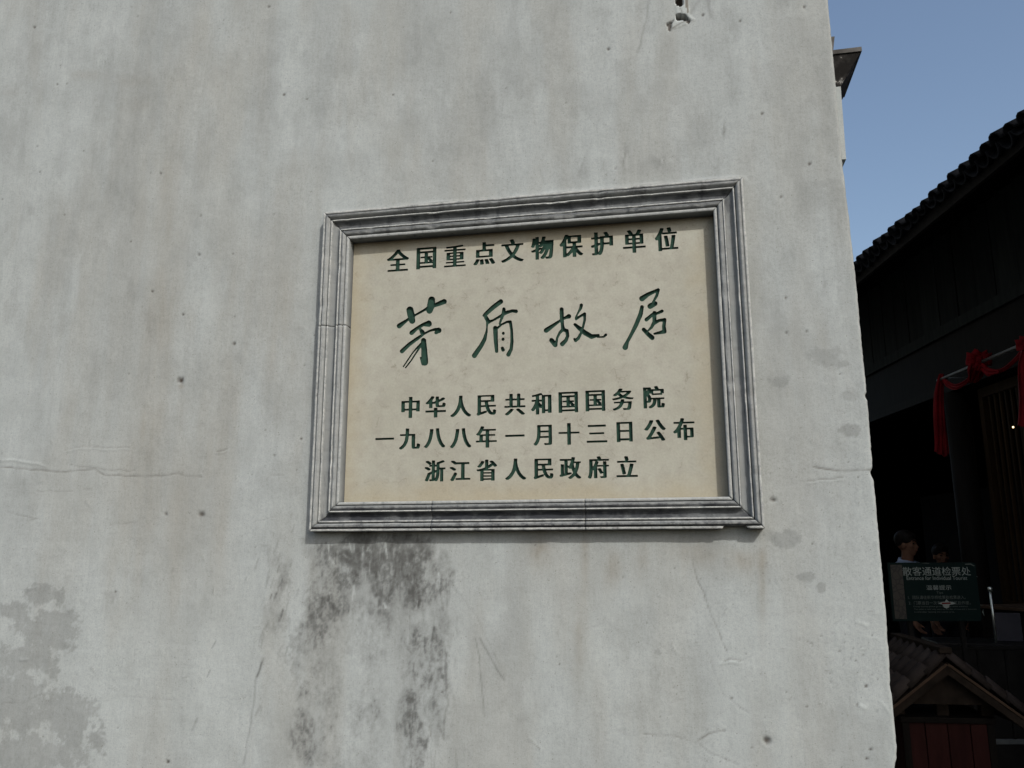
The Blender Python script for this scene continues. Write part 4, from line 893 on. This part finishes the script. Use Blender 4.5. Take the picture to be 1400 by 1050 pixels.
MB().box(-bw+.02, bw-.02, .50, .518, .09, bt_z-.027).build('rear_panel', M['bin_red'], bin_)

# ================================================================== BARRIER RAIL, SIGN, TICKET GATE
ZR = 4.6
rl0 = Vector(at_z(1205, 884, ZR)); rl1 = Vector(at_z(1475, 887, ZR)); dirr = (rl1-rl0); dirr.z = 0; Lr = dirr.length; dirr.normalize(); zr = (rl0.z+rl1.z)/2
rail_ = empty('queue_railing', (rl0.x, rl0.y, 0), math.atan2(dirr.y, dirr.x)); tag(rail_, 'black metal queue railing behind the tiled litter bin', 'railing')
MB().box(-.8, Lr+.5, -.02, .02, zr-.012, zr+.012).build('top_rail', M['black_metal'], rail_, bevel=.004)
MB().box(-.8, Lr+.5, -.012, .012, .50, .525).build('bottom_rail', simple('worn_grey_rail', (.05, .055, .06), (.09, .1, .1), 12, rough=.4), rail_, bevel=.004)
for q in np.arange(-.7, Lr+.5, .155):
    MB().box(q-.006, q+.006, -.006, .006, .526, zr-.013).build('baluster', M['black_metal'], rail_)
for q in (-.78, .35, Lr+.45): MB().box(q-.02, q+.02, -.022, .022, 0, zr-.014).build('railing_post', M['black_metal'], rail_)

# the sign
ZS = 4.45
c00, c10, c11, c01 = [Vector(at_z(*p, ZS)) for p in ((1213, 768), (1333, 770), (1338, 849.5), (1218.5, 846))]
sx_ax = (c10-c00); sx_ax.z = 0; SWd = sx_ax.length; sx_ax.normalize(); ztop = (c00.z+c10.z)/2; zbot = (c01.z+c11.z)/2; SHt = ztop-zbot
sg_ = empty('ticket_entrance_sign', (c00.x, c00.y, 0), math.atan2(sx_ax.y, sx_ax.x)); tag(sg_, 'dark green ticket entrance sign board with white Chinese and English print above the railing', 'sign')
tilt = math.radians(-.6)
bd = empty('tmp'); bpy.data.objects.remove(bd)
def s_local(pxx, pyy): return (pxx-1213)/120.*SWd, ztop-(pyy-768.5)/79.5*SHt
# worn, clipped corner at the upper right
mb = MB(); oc = [(0, 0), (SWd*.985, 0), (SWd, .02), (SWd*.995, SHt*.80), (SWd, SHt-.012), (SWd-.004, SHt-.004), (SWd-.022, SHt), (0, SHt)]
vs = [(p[0], -.006, zbot+p[1]) for p in oc]+[(p[0], .006, zbot+p[1]) for p in oc]; n = len(oc)
mb.add(vs, [list(range(n)), list(range(n, 2*n))[::-1]]+[(i, i+n, (i+1) % n+n, (i+1) % n) for i in range(n)]); mb.build('sign_board', M['sign_green'], sg_)
m, t, b = newmat('brown_crackle_print', .6); v = coord(t); vo = nd(t, 'ShaderNodeTexVoronoi', Scale=30.0); vo.feature = 'DISTANCE_TO_EDGE'; t.links.new(v, vo.inputs['Vector'])
t.links.new(ramp(t, vo.outputs['Distance'], [(.05, (.004, .005, .005)), (.10, (.019, .017, .014))]), b.inputs['Base Color'])
MB().box(.012, .075, -.0068, -.0061, zbot+.012, ztop-.012).build('crackle_band', m, sg_)
_tc = {}
def flat_text(body, cx, cz, hgt, parent, mt, name='lettering', y=-.0075, wid=None, bold=0):
    v, tr = text_tris(body); lo, hi_ = v.min(0), v.max(0); sc_ = hgt/(hi_[1]-lo[1]); sw = sc_ if wid is None else wid/(hi_[0]-lo[0]); c_ = (lo+hi_)/2
    vs = [((p[0]-c_[0])*sw+cx, y, (p[1]-c_[1])*sc_+cz) for p in v]; o = pyd(name, vs, tr, mt, parent); return o
def row_text(body, x0, x1, y0, y1, mt=None, name='lettering'):
    a_ = s_local(x0, (y0+y1)/2); b2 = s_local(x1, (y0+y1)/2); return flat_text(body, (a_[0]+b2[0])/2, a_[1], (y1-y0)/79.5*SHt, sg_, mt or M['sign_white'], name, wid=(b2[0]-a_[0]))
row_text('散客通道检票处', 1232, 1324.5, 774.5, 786.5); row_text('Entrance for Individual Tourist', 1236.5, 1319, 787.2, 792.4)
M['print_dim'] = simple('faded_pale_print', (.06, .075, .07), (.09, .105, .10), 8, rough=.5, bmp=.05)
row_text('温馨提示', 1262, 1296, 799.5, 806); row_text('Tips', 1275, 1284, 808, 812, M['print_dim'])
row_text('1.  团队请往新华桥检票处检票进入。', 1236, 1314, 813.5, 818.5, M['print_dim']); row_text('2.  门票当日一次有效,出景区后作废。', 1236, 1320, 821, 826, M['print_dim'])
row_text('Group tourists please go to the other ticket entrance.', 1242, 1316, 827.2, 829.8, M['print_dim']); row_text('The ticket is valid only once on the day of issue and it becomes', 1242.5, 1327, 831.0, 833.4, M['print_dim']); row_text('invalid after leaving the scenic area.', 1242.5, 1297, 834.6, 837.0, M['print_dim'])
def flat_poly(pl, mt, name, y):
    vs = []; 
    for p in pl: a_ = s_local(*p); vs.append((a_[0], y, a_[1]))
    return pyd(name, vs, [list(range(len(vs)))[::-1]], mt, sg_)
flat_poly([(1276, 824), (1281, 822.5), (1285, 822), (1287.5, 818.5), (1290.5, 822), (1296, 822.5), (1300, 824), (1295.5, 825.5), (1290, 826.3), (1282, 826)], M['sign_white'], 'sticker_patch', -.0082)
flat_poly([(1281.5, 826.2), (1290.8, 826.2), (1290, 829.5), (1286.5, 831), (1283, 829.5)], M['sign_white'], 'sticker_patch', -.0082)
flat_poly([(1280.5, 823.2), (1292.5, 822.8), (1292.8, 824.8), (1280.8, 825.2)], M['sign_red'], 'sticker_stripe', -.0086)
for pl in ([(1318, 770.4), (1326, 770), (1331, 773), (1330.2, 774), (1325.5, 771.6), (1318, 771.6)], [(1331, 787), (1333.4, 788), (1333, 789)], [(1333.5, 826), (1336, 826.6), (1333.8, 827.4)], [(1333.5, 836), (1336, 832), (1336.5, 842), (1335, 838)], [(1258, 769.4), (1270, 769.2), (1268, 770)]):
    flat_poly(pl, M['print_dim'], 'worn_chip', -.0079)
for q in (.10, SWd-.10): MB().box(q-.012, q+.012, .007, .025, 0, ztop-.05).build('sign_post', M['black_metal'], sg_)

# ticket gate behind the sign
ZG = 5.0
g0 = Vector(at_z(1357, 876, ZG)); tg = empty('ticket_gate', (g0.x, g0.y, 0), -YAW*0.0); tag(tg, 'dark ticket gate with slim steel post and grey wing right of the sign', 'ticket gate')
pt = Vector(at_z(1359.5, 805, ZG)); pb = Vector(at_z(1366.8, 877, ZG))
cab_top = Vector(at_z(1380, 879, ZG)).z
mb = MB(); mb.box(-.32, .62, -.02, .34, 0, cab_top).build('gate_cabinet', M['black_metal'], tg, bevel=.01)
pxl = (pt+pb)/2-g0
MB().tube([(pxl.x, .04, cab_top+.001), (pxl.x, .04, pt.z-.02)], .0075, 10).build('steel_post', M['steel'], tg, True)
MB().tube([(pxl.x, .04, pt.z-.019), (pxl.x, .04, pt.z+.006)], .013, 12).build('post_head', M['steel'], tg, True)
wl = Vector(at_z(1358, 842, ZG+.1))-g0; wr = Vector(at_z(1394, 842, ZG+.1))-g0; wz = Vector(at_z(1376, 838, ZG+.1)).z
MB().box(wl.x, wr.x, .10, .112, cab_top+.001, wz).build('gate_wing', M['gate_panel'], tg, bevel=.004)
ca_ = Vector(at_z(1331, 821, ZG+.5)); cb_ = Vector(at_z(1450, 842, ZG-.1))
ctr = empty('ticket_counter', (ca_.x, ca_.y, 0)); tag(ctr, 'dark ticket counter with a thin brown top edge behind the steel post', 'counter')
q = cb_-ca_; q.z = 0; L = q.length; ctr.rotation_euler.z = math.atan2(q.y, q.x); ctz = (ca_.z+cb_.z)/2
MB().box(0, L, 0, .45, ctz-.02, ctz).build('counter_top', M['gate_edge'], ctr, bevel=.003); MB().box(.02, L-.02, .03, .42, 0, ctz-.021).build('counter_body', M['wood'], ctr)

# ================================================================== PEOPLE
def remesh(mb, name, mt, parent, vox=.009, smooth_n=4):
    o = mb.build(name, mt); r_ = o.modifiers.new('r', 'REMESH'); r_.mode = 'VOXEL'; r_.voxel_size = vox
    s_ = o.modifiers.new('s', 'SMOOTH'); s_.iterations = smooth_n; s_.factor = .5
    bpy.context.view_layer.update(); dg = bpy.context.evaluated_depsgraph_get(); me_ = bpy.data.meshes.new_from_object(o.evaluated_get(dg)); bpy.data.objects.remove(o)
    me_.materials.clear(); return link(name, me_, mt, parent, True)
def caps(mb, a, b_, ra, rb, n=14):
    a, b_ = Vector(a), Vector(b_); k = 5; pts = [a.lerp(b_, i/k) for i in range(k+1)]; mb.tube(pts, [ra+(rb-ra)*i/k for i in range(k+1)], n); mb.ball(tuple(a), ra, n, 8); mb.ball(tuple(b_), rb, n, 8)
def hand(mb, wr, d, side_, nrm):
    """palm and five curled fingers; d along the hand, side_ towards the thumb"""
    wr, d, side_, nrm = map(Vector, (wr, d, side_, nrm))
    caps(mb, wr, wr+d*.05, .024, .027, 10)
    for k, (o_, L) in enumerate(((.027, .072), (.009, .08), (-.009, .074), (-.026, .058))):
        p0 = wr+d*.07+side_*o_; p1 = p0+d*L*.5+nrm*.006; p2 = p1+d*L*.35+nrm*.022; caps(mb, wr+d*.03+side_*o_*.8, p0, .013, .0105, 8); caps(mb, p0, p1, .0095, .009, 8); caps(mb, p1, p2, .009, .0075, 8)
    t0 = wr+d*.015+side_*.02; t1 = t0+d*.035+side_*.03+nrm*.01; t2 = t1+d*.032+side_*.006+nrm*.012; caps(mb, t0, t1, .0135, .0115, 8); caps(mb, t1, t2, .011, .009, 8)
def person(loc, rz, hgt, top_m, label, head_turn=0.0, arm='rest'):
    """local frame: faces +x, +z up, left is +y"""
    root = empty('person', loc, rz); tag(root, label, 'person'); k = hgt/1.75
    def v(*p): return Vector(p)*k
    hc = v(.012, 0, 1.635)
    HR = Matrix.Translation(v(0, 0, 1.5)) @ Matrix.Rotation(head_turn, 4, 'Z') @ Matrix.Translation(-v(0, 0, 1.5))
    b_ = MB(); hd = MB()
    hd.ball(tuple(v(-.005, 0, 1.655)), (.095*k, .075*k, .098*k), 20, 14)       # skull
    hd.ball(tuple(v(.028, 0, 1.60)), (.062*k, .058*k, .085*k), 18, 12)         # face
    hd.ball(tuple(v(.052, 0, 1.545)), (.030*k, .034*k, .026*k), 14, 10)        # chin
    caps(hd, v(.083, 0, 1.638), v(.104, 0, 1.603), .010*k, .015*k, 10)         # nose
    hd.ball(tuple(v(.086, 0, 1.575)), (.013*k, .026*k, .008*k), 12, 8); hd.ball(tuple(v(.084, 0, 1.563)), (.012*k, .022*k, .008*k), 12, 8)
    hd.ball(tuple(v(.078, 0, 1.662)), (.020*k, .048*k, .010*k), 12, 8)         # brow ridge
    for s in (-1, 1):
        hd.ball(tuple(v(-.002, s*.078, 1.618)), (.018*k, .010*k, .032*k), 12, 8); hd.ball(tuple(v(.055, s*.040, 1.612)), (.028*k, .022*k, .022*k), 12, 8)
    b_.add([HR @ Vector(q_) for q_ in hd.v], hd.f)
    caps(b_, v(-.01, 0, 1.42), v(0, 0, 1.56), .062*k, .054*k)
    tor = [(v(0, 0, .93), (.105, .155, .11)), (v(.0, 0, 1.05), (.10, .145, .12)), (v(0, 0, 1.20), (.105, .155, .14)), (v(-.005, 0, 1.33), (.105, .165, .12)), (v(-.01, 0, 1.41), (.075, .13, .06))]
    cl = MB(); tr = MB()
    for c_, r_ in tor:
        b_.ball(tuple(c_), tuple(q*k for q in r_), 18, 12)
        if c_.z > .99*k: cl.ball(tuple(c_), tuple((q+.014)*k for q in r_), 18, 12)
    cl.ball(tuple(v(0, 0, .98)), (.125*k, .175*k, .13*k), 18, 12)
    for s in (-1, 1):
        sh = v(-.01, s*.175, 1.40)
        if arm == 'rest' or s > 0: el = v(-.03, s*.225, 1.12); wr = v(.10, s*.20, .90)
        else: el = v(-.03, s*.235, 1.13); wr = v(.19, s*.16, 1.04)
        caps(b_, sh, el, .050*k, .040*k); caps(b_, el, wr, .040*k, .027*k)
        caps(cl, v(-.01, s*.06, 1.42), sh, .062*k, .064*k)
        caps(cl, sh, sh.lerp(el, .72), .064*k, .060*k)
        dd = (wr-el).normalized(); sd = Vector((0, -s, 0)); sd = (sd-dd*sd.dot(dd)).normalized(); hand(b_, wr, dd, sd, dd.cross(sd)*(-s))
        hp = v(0, s*.09, .90); kn = v(.02, s*.10, .48); an = v(-.01, s*.105, .09)
        caps(b_, hp, kn, .080*k, .055*k); caps(b_, kn, an, .053*k, .036*k); caps(b_, an, v(.10, s*.11, .035), .036*k, .030*k)
        caps(tr, hp, kn, .098*k, .072*k); caps(tr, kn, v(-.01, s*.105, .10), .070*k, .062*k)
        sh_ = MB(); sh_.ball(tuple(v(.055, s*.112, .045)), (.135*k, .050*k, .045*k), 16, 10); sh_.build('shoe', M['shoe'], root, True)
    tr.ball(tuple(v(0, 0, .93)), (.120*k, .168*k, .11*k), 18, 12)
    remesh(b_, 'body', M['skin'], root, .008, 3); remesh(cl, 'shirt', top_m, root, .013, 4); remesh(tr, 'trousers', M['trousers'], root, .016, 4)
    # collar
    co = MB(); n = 20; vs = []
    for q in range(n+1):
        a_ = math.radians(25+q*310/n); rr = .074*k; drop = .03*k*math.cos(a_)
        vs += [Vector((rr*math.cos(a_)-.008*k, rr*math.sin(a_), 1.475*k-drop)), Vector(((rr+.02*k)*math.cos(a_)-.008*k, (rr+.02*k)*math.sin(a_), 1.432*k-drop))]
    co.add(vs, [(2*i, 2*i+2, 2*i+3, 2*i+1) for i in range(n)]); o = co.build('collar', top_m, root, True); o.modifiers.new('s', 'SOLIDIFY').thickness = .005
    ha = MB(); ha.ball(tuple(v(-.016, 0, 1.682)), (.104*k, .087*k, .098*k), 24, 16)
    for q in range(26):
        a_ = random.uniform(-1.2, 1.2); ha.ball(tuple(v(.045+.03*math.cos(a_)+random.uniform(-.02, .0), .055*math.sin(a_), 1.712+random.uniform(-.012, .016))), (.022*k, .020*k, .018*k), 8, 6)
    ha.v = [tuple(HR @ Vector(q_)) for q_ in ha.v]
    ho = remesh(ha, 'hair', M['hair'], root, .008, 2)
    for s in (-1, 1):
        ey = MB(); ey.ball(tuple(HR @ v(.080, s*.032, 1.638)), (.008*k, .014*k, .007*k), 10, 8); ey.build('eye', M['hair'], root, True)
        eb = MB(); p0, p1 = HR @ v(.096, s*.016, 1.664), HR @ v(.080, s*.050, 1.664); eb.tube([p0, (p0+p1)/2+Vector((0, 0, .005)), p1], .005, 6); eb.build('eyebrow', M['hair'], root, True)
    mo = MB(); mo.tube([HR @ v(.092, -.022, 1.569), HR @ v(.098, 0, 1.569), HR @ v(.092, .022, 1.569)], .0028, 6); mo.build('mouth', simple('lip', (.16, .05, .04), (.2, .07, .055), 9), root, True)
    return root
def stand(pxx, pyy_top, Zd, base_z):
    q = at_z(pxx, pyy_top, Zd); return Vector((q[0], q[1], base_z)), q[2]-base_z
p1, h1_ = stand(1238, 728, 7.6, 0.1)
person(p1, -YAW*0+math.radians(-42), h1_, M['shirt'], 'man in a pale blue shirt with short black hair, face turned right, behind the sign', .1, 'rest')
p2, h2_ = stand(1285, 746, 8.0, 0.1)
person(p2, math.radians(-84), h2_, M['teal'], 'person in a dark teal top whose face shows just above the sign', .0, 'rest')
